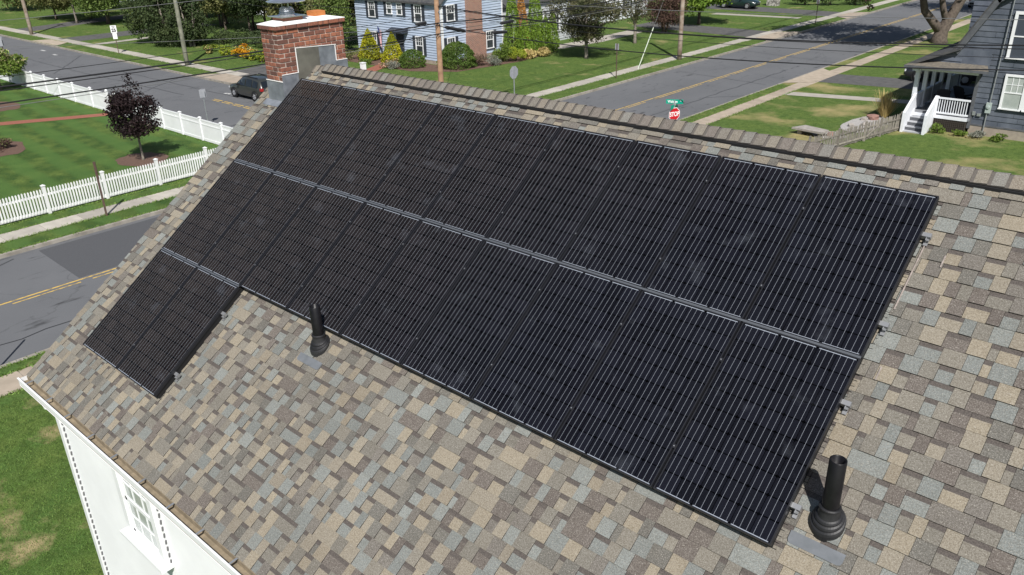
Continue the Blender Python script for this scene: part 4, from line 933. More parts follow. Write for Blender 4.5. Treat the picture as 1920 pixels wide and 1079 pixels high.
plain_house('white_house_behind_trees', -128, -116, 44, 53, 5.4, 8.6, 'white house behind the trees far left', M_PORCH)
plain_house('pale_shed', -64.5, -60.5, 40.5, 44, 2.2, 3.4, 'low pale blue shed in the shade of the row of trees', M_BLUE)
# dark slate house on the right
dh = thing('slate_house', (4.5, 45, 0), 'slate blue shake sided house with a white front porch', 'house')
DY0 = 39.6; dx0 = .3; dx1 = 9.5
def rake_x(z): return -.8+(z-4.2)*.515 if z > 4.2 else (-.8 if z > 3.25 else dx0)
m = MB(); m.box(dx0+.02, dx1, DY0+.03, 50, .5, 4.2); m.add([(-.8, DY0+.03, 3.3), (dx1+1.1, DY0+.03, 3.3), (dx1+1.1, DY0+.03, 4.2), (dx1-.1, DY0+.03, 6.6), (4.9, DY0+.03, 9.6), (.46, DY0+.03, 6.65), (-.8, DY0+.03, 4.2)], [tuple(range(7))])
dwall = m.build('wall', M_DARK, dh)
z = .55; st = .27; k = 0
while z < 8.2:
    xa = rake_x(z+.05) if z < 6.6 else .46+(z-6.6)*1.5; xb = dx1 if z < 4.2 else dx1+1.1-(z-4.2)*.515 if z < 6.6 else dx1-.1-(z-6.6)*1.5
    # courses of shakes with random butt joints
    x = xa
    while x < xb-.05:
        w = min(random.uniform(.9, 2.4), xb-x); m = MB(); dz = random.uniform(-.008, .008)
        m.quad((x, DY0-.004, z+dz), (x+w-.012, DY0-.004, z+dz), (x+w-.012, DY0+.022, z+st+.01), (x, DY0+.022, z+st+.01)); m.quad((x, DY0+.03, z+dz), (x+w-.012, DY0+.03, z+dz), (x+w-.012, DY0-.004, z+dz), (x, DY0-.004, z+dz)); m.quad((x+w-.012, DY0-.004, z+dz), (x+w-.012, DY0+.03, z+dz), (x+w-.012, DY0+.03, z+st), (x+w-.012, DY0+.022, z+st))
        m.build('shingle_course', M_DARK, dwall); x += w
    z += st
m = MB(); m.box(dx0-.0, dx1, DY0-.01, 50, -.1, .5); m.box(dx0-.02, dx1, DY0-.03, DY0+.02, .48, .56, 1); m.build('foundation', [M_FOUND, M_DTRIM], dh)
m = MB(); m.box(dx0-.1, dx0+.06, DY0-.05, DY0+.1, .3, 3.3); m.build('corner_board', M_DTRIM, dh)
m = MB(); m.beam((-.95, DY0-.12, 4.05), (.52, DY0-.12, 6.7), .3, .34, up=(0, 1, 0)); m.beam((.46, DY0-.12, 6.62), (4.9, DY0-.12, 9.65), .3, .34, up=(0, 1, 0)); m.build('rake_board', M_DTRIM, dh)
m = MB()
for a, b in (((-1.12, 4.1), (.36, 6.75)), ((.36, 6.75), (4.9, 9.8)), ((4.9, 9.8), (dx1+.0, 6.75)), ((dx1+.0, 6.75), (dx1+1.3, 4.1))):
    m.add([(a[0], DY0-.32, a[1]), (b[0], DY0-.32, b[1]), (b[0], 50.3, b[1]), (a[0], 50.3, a[1]), (a[0]+.02, DY0-.32, a[1]-.1), (b[0]+.02, DY0-.32, b[1]-.1), (b[0]+.02, 50.3, b[1]-.1), (a[0]+.02, 50.3, a[1]-.1)], [(3,2,1,0),(4,5,6,7),(0,1,5,4),(2,3,7,6)])
m.build('roof', M_ROOFD, dh)
m = MB(); m.box(-1.25, 3, 42.2, 48, 4.15, 7.6); siding(m, (-1.25, 42.2), (3, 42.2), 4.15, 7.6, (0, -1), .27, dep=.035); m.build('dormer', M_DARK, dh)
wall_window(dh, (1.98, DY0-.01), 1.52, 3.08, .78, (0, -1), None, glass=M_PANEL, fw=.11, grid=(3, 2, 0)); wall_window(dh, (2.98, DY0-.01), 1.52, 3.08, .78, (0, -1), None, glass=M_PANEL, fw=.11, grid=(3, 2, 0))
wall_window(dh, (2.1, DY0-.01), 3.98, 6.0, 1.3, (0, -1), None, fw=.14, glass=mat('dark shuttered glass', (.06, .07, .09), .3), grid=(1, 1, 0)); wall_window(dh, (4.6, DY0-.01), 3.98, 6.0, 1.3, (0, -1), None, fw=.14)
# porch
m = MB(); m.box(-2.72, dx0, 39.35, 48, .68, .8); m.build('porch_floor', mat('grey porch floor', (.2, .21, .23), .8), dh)
m = MB(); m.add([(-3.15, 38.9, 3.3), (-.7, 39.25, 4.32), (-.7, 48.2, 4.32), (-3.15, 48.4, 3.3), (-3.15, 38.9, 3.18), (-.7, 39.25, 4.2), (-.7, 48.2, 4.2), (-3.15, 48.4, 3.18)], [(0,1,2,3)[::-1], (4,5,6,7), (0,4,5,1)[::-1], (0,3,7,4), (2,6,7,3)]); pr_ = m.build('porch_roof', M_ROOFD, dh)
m = MB(); m.add([(-2.85, 39.45, 3.4), (dx0+.4, 39.45, 3.4), (dx0+.4, 39.45, 4.25), (-.75, 39.45, 4.2)], [(0,1,2,3)]); siding(m, (-2.1, 39.45), (-.6, 39.45), 3.45, 3.75, (0, -1), .15); m.build('porch_gable', M_DARK, dh)
m = MB(); m.add([(-3.1, 38.75, 3.32), (.85, 38.8, 3.34), (.62, 39.44, 3.52), (-2.6, 39.44, 3.52), (-3.1, 38.75, 3.22), (.85, 38.8, 3.24), (.62, 39.44, 3.22), (-2.6, 39.44, 3.22)], [(0,1,2,3), (4,7,6,5), (1,5,6,2), (0,3,7,4)]); m.add([(-3.12, 38.72, 3.2), (.87, 38.77, 3.22), (.87, 38.77, 3.335), (-3.12, 38.72, 3.315), (-3.12, 38.75, 3.2), (.87, 38.8, 3.22), (.87, 38.8, 3.335), (-3.12, 38.75, 3.315)], [(0,1,2,3), (7,6,5,4), (3,2,6,7), (0,4,5,1)], 1); m.build('porch_eave', [M_ROOFT, M_DTRIM], dh)
m = MB(); m.box(-2.75, -2.45, 39.0, 48, 3.02, 3.24); m.box(-2.75, dx0, 39.4, 39.6, 3.0, 3.22); m.build('porch_beam', M_PORCH, dh)
for y in (39.5, 41.0, 42.5, 44.0, 45.6, 47.6):
    m = MB(); m.box(-2.68, -2.48, y-.1, y+.1, .8, 3.05); m.box(-2.72, -2.44, y-.14, y+.14, .8, .95); m.box(-2.72, -2.44, y-.14, y+.14, 2.93, 3.05); m.build('porch_post', M_PORCH, dh)
for a, b in ((39.6, 40.9), (41.1, 42.4), (42.6, 43.9), (45.7, 47.5)):
    m = MB(); m.box(-2.62, -2.54, a, b, .9, 1.62); m.box(-2.66, -2.5, a, b, 1.62, 1.7); m.build('porch_rail', M_PORCH, dh)
rail = MB(); rail.box(-1.36, .2, 39.38, 39.48, 1.66, 1.74); rail.box(-1.36, .2, 39.39, 39.47, .9, .98); rail.box(-1.42, -1.32, 39.36, 39.48, .8, 1.78); rl = rail.build('porch_rail', M_PORCH, dh)
bal = MB().box(-.018, .018, -.018, .018, .98, 1.66).mesh('baluster', M_PORCH)
for i in range(12): link('baluster', bal, rl, (-1.24+i*.12-4.5, 39.43-45, 0))
m = MB(); m.box(-2.72, .22, 39.33, 39.4, .66, .82); m.build('porch_skirt', M_PORCH, dh)
m = MB()
for i in range(17): x = -1.36+i*.095; m.box(x-.014, x+.014, 39.35, 39.38, 0, .66)
for i in range(7): z = .04+i*.1; m.box(-1.4, .2, 39.36, 39.39, z-.014, z+.014)
m.box(-1.4, .2, 39.42, 39.44, 0, .66); m.build('lattice', M_LATT, dh)
stp = MB()
for i in range(4): stp.box(-2.45, -1.45, 39.33-.3*(i+1), 39.35-.3*i, (3-i)*.2-.0, (3-i)*.2+.04 if i < 3 else .05); stp.box(-2.45, -1.45, 39.345-.3*i, 39.352-.3*i, (3-i)*.2+.04, (4-i)*.2-.005, 1)
stp.build('steps', [mat('worn grey step paint', (.42, .43, .45), .7, (.3, .31, .33), 4), mat('dark step riser', (.1, .105, .115), .8)], dh)
for x in (-2.5, -1.42):
    m = MB(); m.add([(x-.04, 38.08, 0), (x-.04, 39.36, 0), (x-.04, 39.36, 1.72), (x-.04, 38.1, .95), (x+.04, 38.08, 0), (x+.04, 39.36, 0), (x+.04, 39.36, 1.72), (x+.04, 38.1, .95)], [(0,3,2,1), (4,5,6,7), (3,7,6,2), (0,4,7,3), (0,1,5,4)]); m.beam((x, 38.05, 1.0), (x, 39.4, 1.78), .13, .06); m.box(x-.06, x+.06, 38.02, 38.14, 0, 1.02); m.build('stair_rail', M_PORCH, dh)
m = MB(); m.box(.92, 1.16, DY0-.14, DY0-.02, 1.2, 1.72); m.lathe([(.08, 0), (.08, .05), (.0003, .06)], (1.04, DY0-.14, 1.5), 12, M=Matrix.Rotation(R(90), 3, 'X')); m.build('meter_box', mat('pale green meter box', (.36, .42, .4), .6), dh)
m = MB(); m.tube([(1.0, DY0-.06, 0), (1.02, DY0-.06, 1.2)], .03, 8); m.tube([(1.06, DY0-.08, 1.7), (1.1, DY0-.08, 4.0), (1.16, DY0-.08, 7.4)], .025, 8); m.build('conduit', M_GALV, dh)
m = MB(); m.box(.36, .5, DY0-.1, DY0-.02, 1.0, 1.2); m.box(.58, .76, DY0-.08, DY0-.02, .98, 1.12); m.build('utility_box', M_GALV, dh)
for i in range(7):
    m = MB()
def chair(nm, x, y, rz_, lab):
    t = thing(nm, (x, y, .8), lab, 'chair'); Mx = Matrix.Translation((x, y, .8)) @ Matrix.Rotation(rz_, 4, 'Z')
    def w(mb): mb.v = [tuple(Mx @ Vector(p)) for p in mb.v]; return mb
    mm = mat('dark wicker', (.03, .03, .035), .8)
    w(MB().box(-.3, .3, -.28, .3, .34, .44)).build('seat', mm, t)
    b = MB(); b.add([(-.3, .26, .4), (.3, .26, .4), (.34, .5, 1.0), (.15, .54, 1.08), (-.15, .54, 1.08), (-.34, .5, 1.0), (-.3, .32, .4), (.3, .32, .4), (.34, .56, 1.0), (.15, .6, 1.08), (-.15, .6, 1.08), (-.34, .56, 1.0)], [(0,1,2,3,4,5), (11,10,9,8,7,6), (0,6,7,1), (1,7,8,2), (2,8,9,3), (3,9,10,4), (4,10,11,5), (5,11,6,0)]); w(b).build('backrest', mm, t)
    for sx in (-1, 1):
        a = MB(); a.box(sx*.33-.04, sx*.33+.04, -.3, .36, .58, .63); w(a).build('armrest', mm, t)
        for sy in (-.25, .25): l = MB(); l.box(sx*.3-.025, sx*.3+.025, sy-.025, sy+.025, 0, .6); w(l).build('leg', mm, t)
chair('porch_chair', -1.7, 41.4, R(200), 'dark wicker chair on the porch behind the corner post'); chair('porch_chair', -.9, 42.6, R(150), 'dark wicker chair deeper on the porch by the house wall')

# ------------------------------------------------------------------ poles, signs, wires
def upole(x, y, h_, r_, m, lab, lean=(0, 0), arm=True):
    t = thing('utility_pole', (x, y, 0), lab, 'utility pole', 'utility poles'); p = MB(); p.tube([(x, y, -.3), (x, y, 1.0), (x+lean[0]*h_, y+lean[1]*h_, h_)], [r_*1.08, r_*1.05, r_*.72], 14); p.build('pole', m, t, smooth=True)
    if arm:
        a = MB(); a.beam((x-1.2, y, h_-.6), (x+1.2, y, h_-.6), .1, .12); a.build('crossarm', m, t)
        for dx in (-1.1, -.5, .5, 1.1): q = MB(); q.lathe([(.03, 0), (.05, .04), (.03, .08), (.05, .12), (.001, .16)], (x+dx, y, h_-.54), 8); q.build('insulator', M_GALV, t)
    for z_ in (5.0, 5.6, 6.2): b = MB(); b.box(x-.03, x+.16, y-.04, y+.04, z_-.04, z_+.04); b.build('bracket', M_GALV, t)
    return t
upole(-23.4, 24.7, 9.6, .155, M_POLER, 'reddish wooden utility pole behind the ridge before the blue house'); upole(-23.65, 50.7, 9.8, .17, M_POLE, 'pale wooden utility pole with rusty foot on the grass verge by the guy wire')
upole(-55.6, 26.2, 9.6, .17, M_POLEG, 'greenish utility pole between the flower bed and the side road'); upole(-89.1, 26.2, 9.6, .18, M_POLE, 'brown utility pole at the far left of the side road', lean=(-.02, 0))
M_GUY = mat('pale green guy guard', (.55, .6, .5), .6)
gw = thing('guy_wire', (-24.0, 45.4, 0), 'slanting guy wire with a pale guard beside the sidewalk', 'guy wire'); A_ = Vector((-24.0, 45.4, -.05)); B_ = Vector((-23.7, 50.5, 8.4)); MB().tube([A_, B_], .012, 6).build('wire', M_WIREG, gw); MB().tube([A_, A_.lerp(B_, .34)], .032, 8).build('guard', M_GUY, gw)
def wire(pts, r_, m, lab, sag=.4, n=16):
    mb = MB(); P = []
    for a, b in zip(pts, pts[1:]):
        a = Vector(a); b = Vector(b)
        for i in range(n): t_ = i/n; q = a.lerp(b, t_); q.z -= sag*4*t_*(1-t_); P.append(q)
    P.append(Vector(pts[-1])); mb.tube(P, r_, 6); return lone('overhead_wire', mb, m, tuple(P[0]), lab, 'wire', 'overhead wires', True)
PS, PC, PD, PN = (-23.5, -16), (-23.4, 24.7), (-23.65, 50.7), (-23.8, 84)
def ns(z0, z1, z2, z3, dx, r_, m, lab, sag=.35): return wire([(p[0]+dx, p[1], z) for p, z in zip((PS, PC, PD, PN), (z0, z1, z2, z3))], r_, m, lab, sag)
ns(6.5, 5.62, 5.6, 5.9, .12, .034, M_WIRE, 'thick black telephone cable running above the vinyl fence, upper of the low bundle')
ns(6.36, 5.5, 5.48, 5.8, .14, .02, M_WIRE, 'thin black cable hugging the thick telephone cable from below')
ns(5.9, 5.05, 5.2, 5.5, .12, .028, M_WIRE, 'black cable below the thick telephone cable over the vinyl fence')
ns(5.75, 4.95, 5.1, 5.4, .16, .013, M_WIREG, 'lowest thin pale wire of the bundle over the striped lawn')
ns(6.7, 6.05, 6.0, 6.2, -.12, .013, M_WIRE, 'thin black wire just above the telephone cable bundle')
ns(8.6, 8.3, 8.6, 8.6, -.4, .012, M_WIREG, 'thin pale power wire crossing high at the top left', .5)
PE = (16, 24.6)
for z0, z1, sag, r_, m, lab in ((6.5, 7.9, .95, .026, M_WIRE, 'thick black cable crossing the main road toward the slate house, upper of the pair'), (6.42, 7.6, .8, .016, M_WIRE, 'thin black wire beside the thick cable crossing toward the slate house'),
                        (5.45, 7.2, .95, .024, M_WIRE, 'lower black cable crossing the main road in front of the driveway'), (7.0, 8.2, .4, .012, M_WIREG, 'thin pale wire crossing highest over the main road'), (6.1, 7.2, .7, .01, M_WIRE, 'fine black wire between the two black cables over the main road')):
    wire([(PC[0], PC[1], z0), (PE[0], PE[1], z1)], r_, m, lab, sag, 28)
for z0, r_, lab in ((6.3, .02, 'black cable running west from the corner pole over the blue house lawn'), (5.9, .014, 'thin wire running west below the cable over the blue house lawn'), (7.6, .012, 'thin power wire running west along the side road')):
    wire([(PC[0], PC[1], z0), (-55.6, 26.2, z0), (-89.1, 26.2, z0)], r_, M_WIRE, lab, .5)
wire([(PC[0], PC[1], 5.7), (-37.3, 39.5, 4.5)], .012, M_WIRE, 'service wire from the corner pole to the blue house gable', .25)
wire([(PC[0], PC[1], 5.4), (-64, 5, 3.4)], .012, M_WIREG, 'pale service wire running from the corner pole over the flower bed', .3)
wire([(PD[0], PD[1], 6.6), (1.16, DY0-.1, 7.3)], .012, M_WIREG, 'pale service wire from the pale pole to the slate house', .5)
wire([(PC[0]+.1, PC[1], 5.2), (-33, 56, 4.0)], .012, M_WIRE, 'service wire sagging past the arborvitae to the garage', .3)
def splice(p, q, r_, lab): 
    t = thing('splice_case', tuple(p), lab, 'splice case', 'splice cases'); p = Vector(p); q = Vector(q); MB().tube([p, p.lerp(q, .1), p.lerp(q, .9), q], [r_*.4, r_, r_, r_*.4], 10).build('case', M_WIRE, t, True); MB().beam(p+Vector((0, 0, r_)), q+Vector((0, 0, r_)), .02, .03).build('hanger', M_GALV, t)
splice((-23.28, 25.1, 5.35), (-23.28, 26.7, 4.95), .09, 'black splice case on the cables just right of the reddish pole'); splice((-23.28, 29.6, 5.05), (-23.28, 30.8, 5.08), .09, 'black splice case above the arborvitae'); splice((-23.28, 28.9, 4.62), (-23.28, 30.2, 4.5), .09, 'lower black splice case beside the end window of the blue house'); splice((-23.3, 23.0, 5.72), (-23.3, 23.8, 5.72), .08, 'small black splice case left of the reddish pole')
# stop sign with street names
def octagon(r_, n=8, a0=math.pi/8): return [(r_*math.cos(a0+i*2*math.pi/n), r_*math.sin(a0+i*2*math.pi/n)) for i in range(n)]
def frame_mesh(mb, M): mb.v = [tuple(M @ Vector(p)) for p in mb.v]; return mb
sgx, sgy = -9.0, 25.9; st_ = thing('stop_sign', (sgx, sgy, 0), 'red stop sign with green street name blades seen over the ridge', 'sign')
MB().tube([(sgx, sgy, -.2), (sgx, sgy, 3.0)], .03, 8).build('post', M_GALV, st_)
ya = R(-22)                                               # facing east, turned a little to the south
def plate_part(name, poly, M, m, th=.003):
    n = len(poly); mb = MB(); mb.add([(x, y, th) for x, y in poly]+[(x, y, -th) for x, y in poly], [tuple(range(n)), tuple(range(n, 2*n))[::-1]]+[((i+1) % n, i, n+i, n+(i+1) % n) for i in range(n)]); return mb
def face_m(x, y, z, yaw): return Matrix.Translation((x, y, z)) @ Matrix.Rotation(yaw+R(90), 4, 'Z') @ Matrix.Rotation(R(90), 4, 'X')
def on(parent, name, poly, x, y, z, yaw, m, th=.003): o = frame_mesh(plate_part(name, poly, None, m, th), face_m(x, y, z, yaw)).build(name, m, parent); return o
fx_, fy_ = math.cos(ya), math.sin(ya)
on(st_, 'border', octagon(.33), sgx+.036*fx_, sgy+.036*fy_, 2.34, ya, M_SIGNW); on(st_, 'face', octagon(.305), sgx+.043*fx_, sgy+.043*fy_, 2.34, ya, M_RED, .0015)
def sign_words(parent, s, size, m, x, y, z, yaw, bold=0.0, sx=1.0):
    me = text_mesh(s, size, .001, bold); me.materials.clear(); me.materials.append(m); o = link('lettering', me, parent); o.matrix_local = Matrix.Translation(-WL[parent.name]) @ face_m(x, y, z, yaw) @ Matrix.Diagonal((sx, 1, 1, 1)); return o
sign_words(st_, 'STOP', .29, M_SIGNW, sgx+.049*fx_, sgy+.049*fy_, 2.34, ya, .008, .78)
rect = lambda w, h_: [(w/2, h_/2), (-w/2, h_/2), (-w/2, -h_/2), (w/2, -h_/2)]
yb = R(-62); on(st_, 'name_blade', rect(.78, .2), sgx, sgy, 2.92, yb, M_GREEN, .004); sign_words(st_, 'Walden', .16, M_SIGNW, sgx+.01*math.cos(yb)-.06*math.sin(-yb)*0-.09*math.cos(yb+R(90)), sgy+.01*math.sin(yb)-.09*math.sin(yb+R(90)), 2.92, yb, .004, .9); sign_words(st_, 'St', .08, M_SIGNW, sgx+.01*math.cos(yb)+.28*math.cos(yb+R(90)), sgy+.01*math.sin(yb)+.28*math.sin(yb+R(90)), 2.96, yb, .002)
yc = R(5); on(st_, 'name_blade', rect(.7, .2), sgx, sgy, 2.7, yc, M_GREEN, .004)
sign_words(st_, 'St', .08, M_SIGNW, sgx+.01*math.cos(yc)+.24*math.cos(yc+R(90)), sgy+.01*math.sin(yc)+.24*math.sin(yc+R(90)), 2.73, yc, .002)
on(st_, 'bracket', rect(.14, .1), sgx+.02, sgy-.02, 2.8, yb, M_GALV, .012)
# back of another stop sign, speed limit sign, other posts
bs = thing('octagonal_sign', (-23.0, 30.4, 0), 'grey back of an octagonal sign on the blue house lawn corner', 'sign'); MB().tube([(-23.0, 30.4, -.2), (-23.0, 30.4, 2.5)], .035, 8).build('post', M_GALV, bs); on(bs, 'plate', octagon(.4), -23.03, 30.44, 2.12, R(180), M_SIGNBK)
sp_ = thing('speed_limit_sign', (-67.1, 25.7, 0), 'white speed limit 25 sign on a thin post by the side road', 'sign'); MB().tube([(-67.1, 25.7, -.2), (-67.1, 25.7, 2.5)], .035, 8).build('post', M_BROWN, sp_)
ys_ = R(-30); cxs, sxs = math.cos(ys_), math.sin(ys_)
on(sp_, 'plate', rect(.5, .64), -67.1+.05*cxs, 25.7+.05*sxs, 2.15, ys_, M_SIGNW); on(sp_, 'lower_plate', rect(.36, .52), -67.1+.05*cxs, 25.7+.05*sxs, 1.55, ys_, M_SIGNW)
for s_, z_, sz, b_ in (('SPEED', 2.37, .11, .002), ('LIMIT', 2.26, .11, .002), ('25', 2.03, .38, .016)): sign_words(sp_, s_, sz, M_INK, -67.1+.056*cxs, 25.7+.056*sxs, z_, ys_, b_)
tw = thing('parking_sign', (-35.0, 16.45, 0), 'pair of sign backs on a grey post behind the vinyl fence', 'sign'); MB().tube([(-35, 16.45, -.2), (-35, 16.45, 2.05)], .03, 8).build('post', M_GALV, tw); on(tw, 'plate', rect(.3, .46), -35.08, 16.52, 1.8, R(150), M_SIGNBK); on(tw, 'plate', rect(.3, .46), -34.95, 16.38, 1.8, R(-20), M_SIGNBK)
lw_ = thing('parking_sign', (-67.5, 16.5, 0), 'pair of sign backs on a brown post at the far left edge', 'sign'); MB().tube([(-67.5, 16.5, -.2), (-67.5, 16.5, 2.6)], .04, 8).build('post', M_BROWN, lw_); on(lw_, 'plate', rect(.3, .75), -67.62, 16.52, 2.2, R(150), M_SIGNBK); on(lw_, 'plate', rect(.3, .75), -67.4, 16.4, 2.2, R(-40), M_SIGNBK)
def brown_post(x, y, h_, lab, plate=True):
    t = thing('sign_post', (x, y, 0), lab, 'sign post'); m = MB(); m.box(x-.03, x+.03, y-.018, y+.018, -.2, h_); m.build('post', M_BROWN, t)
    if plate: on(t, 'plate', rect(.3, .45), x-.02, y+.03, h_-.25, R(95), M_SIGNBK)
m = thing('sign_post', (-23.45, 5.3, 0), 'brown steel post with a thin sign edge before the picket fence', 'sign post'); q = MB(); q.box(-23.49, -23.41, 5.27, 5.33, -.2, 2.3); q.build('post', M_BROWN, m); on(m, 'plate', rect(.3, .75), -23.41, 5.34, 1.95, R(66), M_BROWN)
brown_post(-23.35, 41.7, 2.4, 'brown sign post on the verge left of the guy wire'); brown_post(-23.3, 75.6, 2.4, 'brown sign post on the verge by the far driveway')
brown_post(-13.05, -2.5, 2.2, 'unseen post beyond the left edge, added for its shadow on the road', False)  # out of view, added to drop a thin shadow on the road

# ------------------------------------------------------------------ vehicles
def vehicle(x, y, rz_, paint, lab, nm='parked_car', kind='suv', group='parked vehicles'):
    t = thing(nm, (x, y, ZR), lab, 'car', group); Mx = Matrix.Translation((x, y, ZR)) @ Matrix.Rotation(rz_, 4, 'Z')
    def w(mb): mb.v = [tuple(Mx @ Vector(p)) for p in mb.v]; return mb
    # stations: x, z low, z belt, z top, half width low/belt, half width top
    ST = [(-2.28, .5, .92, .98, .72, .66), (-2.2, .32, .98, 1.12, .82, .70), (-1.95, .28, 1.0, 1.5, .88, .64), (-1.5, .26, 1.0, 1.6, .9, .63), (-.4, .25, .99, 1.66, .91, .64), (.3, .25, .98, 1.6, .91, .63), (.75, .25, .98, 1.3, .91, .70), (1.12, .25, .98, 1.03, .9, .78), (1.9, .28, .88, .94, .88, .74), (2.2, .34, .74, .8, .8, .66), (2.3, .42, .64, .68, .7, .58)]
    b = MB(); n = 12; rings = []
    for sx, zl, zb, zt, hw, ht in ST:
        zm = (zl+zb)/2; half = [(hw*.9, zl), (hw, zl+.1), (hw*1.01, zm), (hw*.985, zb), (ht+.03, zt-.04), (ht-.1, zt)]
        ring = [(sx, y_, z_) for y_, z_ in half]+[(sx, -y_, z_) for y_, z_ in half[::-1]]; b.v += ring
    for i in range(len(ST)-1):
        for j in range(n): b.f.append((i*n+j, (i+1)*n+j, (i+1)*n+(j+1) % n, i*n+(j+1) % n)); b.m.append(0)
    b.f.append(tuple(range(n))); b.m.append(0); b.f.append(tuple((len(ST)-1)*n+j for j in range(n))[::-1]); b.m.append(0)
    w(b).build('body', paint, t, True)
    GL = mat('tinted car glass', (.012, .015, .018), .05, spec=.7)
    for sg in (-1, 1):
        for a, c_ in (((-1.85, 1.04, 1.42), (-1.2, 1.04, 1.5)), ((-1.12, 1.03, 1.52), (-.3, 1.03, 1.55)), ((-.22, 1.03, 1.55), (.62, 1.02, 1.36))):
            q = MB(); yl, yh = sg*.915, sg*.71; q.quad((a[0], yl, a[1]), (c_[0], yl, c_[1]), (c_[0]-.03, yh, c_[2]), (a[0]+.06, yh, a[2])); w(q).build('side_window', GL, t)
        q = MB(); q.beam((-1.6, sg*.58, 1.665), (.1, sg*.58, 1.675), .04, .05); w(q).build('roof_rail', M_BLACK, t)
        q = MB(); q.box(.55, .72, sg*.9-.0 if sg > 0 else -1.06, sg*.9+.16 if sg > 0 else -.9, 1.0, 1.14); w(q).build('mirror', M_BLACK, t)
        q = MB(); q.box(-2.3, -2.1, sg*.74-.1, sg*.74+.1, .82, 1.02); w(q).build('tail_light', mat('tail light red', (.35, .02, .02), .2), t)
        q = MB(); q.box(2.08, 2.27, sg*.66-.14, sg*.66+.14, .62, .74); w(q).build('headlight', mat('headlight glass', (.6, .62, .64), .15), t)
        for wx in (-1.42, 1.4):
            Mw = Matrix.Rotation(R(90), 3, 'X'); q = MB(); q.lathe([(.2, -.12), (.33, -.12), (.36, -.07), (.36, .07), (.33, .12), (.2, .12)], (wx, sg*.83, .36), 22, M=Mw); wo = w(q).build('wheel', M_BLACK, t, True)
            q = MB(); q.lathe([(.0005, .1*sg*-1), (.06, .11*-sg), (.2, .09*-sg), (.23, .12*-sg)], (wx, sg*.83, .36), 22, M=Mw)
            w(q).build('rim', mat('alloy rim', (.45, .46, .48), .35, metal=.6), wo)
            q = MB()
            for k in range(5):
                a = k*2*math.pi/5; q.beam((wx+.05*math.cos(a), sg*.955, .36+.05*math.sin(a)), (wx+.21*math.cos(a), sg*.955, .36+.21*math.sin(a)), .06, .02, up=(0, 1, 0))
            w(q).build('spokes', mat('alloy rim', (.45, .46, .48), .35, metal=.6), wo)
            q = MB(); q.lathe([(.37, -.08), (.42, -.085), (.42, -.09)], (wx, sg*.84, .36), 22, M=Mw); w(q).build('wheel_arch', M_BLACK, t)
    q = MB(); q.quad((.72, -.66, 1.34), (.72, .66, 1.34), (1.13, .76, 1.05), (1.13, -.76, 1.05)); q.v = [(a+.015, b_, c_+.015) for a, b_, c_ in q.v]; q.f = [f[::-1] for f in q.f]; w(q).build('windscreen', GL, t)
    q = MB(); q.quad((.34, -.58, 1.6), (.34, .58, 1.6), (.73, .66, 1.33), (.73, -.66, 1.33)); q.v = [(a+.014, b_, c_+.014) for a, b_, c_ in q.v]; w(q).build('windscreen', GL, t)
    q = MB(); q.quad((-1.98, -.6, 1.45), (-1.98, .6, 1.45), (-2.24, .66, 1.08), (-2.24, -.66, 1.08)); q.v = [(a-.02, b_, c_+.01) for a, b_, c_ in q.v]; w(q).build('rear_window', GL, t)
    q = MB(); q.box(-2.33, -2.27, -.7, .7, .42, .62); q.box(2.27, 2.33, -.6, .6, .36, .52); w(q).build('bumper', M_BLACK, t)
    q = MB(); q.box(-2.305, -2.285, -.26, .26, .72, .85); w(q).build('number_plate', M_SIGNW, t)
    return t
def paint(nm, c): return mat(nm, c, .3, spec=.5, coat=.7)
vehicle(-39.9, 22.75, R(180), paint('dark olive car paint', (.03, .032, .028)), 'dark olive sport utility car on the side road beside the chimney').scale = (.9, .9, .9)
vehicle(-36.2, 84.2, R(4), paint('dark green car paint', (.008, .022, .02)), 'dark green car parked in the far driveway by the stone pillar').location.z = 0.01
vehicle(-4.9, 53.0, R(190), paint('charcoal car paint', (.02, .021, .024)), 'charcoal car in the driveway half hidden behind the white porch').location.z = 0.01
vehicle(-14.35, 99.2, R(90), paint('silver car paint', (.5, .52, .54)), 'silver car parked along the main road near the top right')

# ------------------------------------------------------------------ trees and shrubs
F = M_LF
tree('purple_maple', (-30.5, 10.3), 4.3, 2.35, 1.42, 1.3, F['purple'], 'small purple leaved maple standing on the striped lawn', leaves=7500, size=.135, trunk=.065, k=40, fill=.3, bark=M_BARKP, shell=.35, extra=[((-30.5+.85*math.cos(q_), 10.3+.85*math.sin(q_), 1.75+.2*math.sin(q_*3)), (.48, .48, .4)) for q_ in (0, .9, 1.8, 2.7, 3.6, 4.5, 5.4)]+[((-30.6, 10.4, 3.85), (.28, .28, .6)), ((-30.3, 10.7, 3.5), (.25, .25, .5)), ((-31.0, 9.9, 3.3), (.3, .3, .45))])
tree('hydrangea_tree', (-57.4, 12.6), 2.9, 1.9, 1.9, 1.1, [F['hydr'], F['bloom']], 'bushy hydrangea tree with cream blooms at the left end of the vinyl fence', leaves=5500, size=.2, trunk=.06, k=26)
tree('dogwood_tree', (-30.1, 47.1), 6, 3.6, 3.5, 2.5, F['dogwood'], 'dark leafed dogwood with pale trunk on the blue house lawn', leaves=15000, size=.17, trunk=.15, k=46, fill=.3, bark=M_BARKP, limbs=9, shell=.35)
tree('thin_tree', (-31.3, 55.8), 5, 3.6, 1.9, 2.3, [F['dogwood'], F['brown']], 'thin rusty leafed tree right of the dogwood', leaves=3800, size=.15, trunk=.14, k=26, fill=.28, bark=M_BARKP, limbs=8)
tree('smoke_bush', (-32.6, 62.6), 5, 2.5, 2.3, 2.3, [F['smoke'], F['brown']], 'purple brown smoke bush left of the bright green tree', leaves=10000, size=.16, trunk=.1, k=36, multi=3)
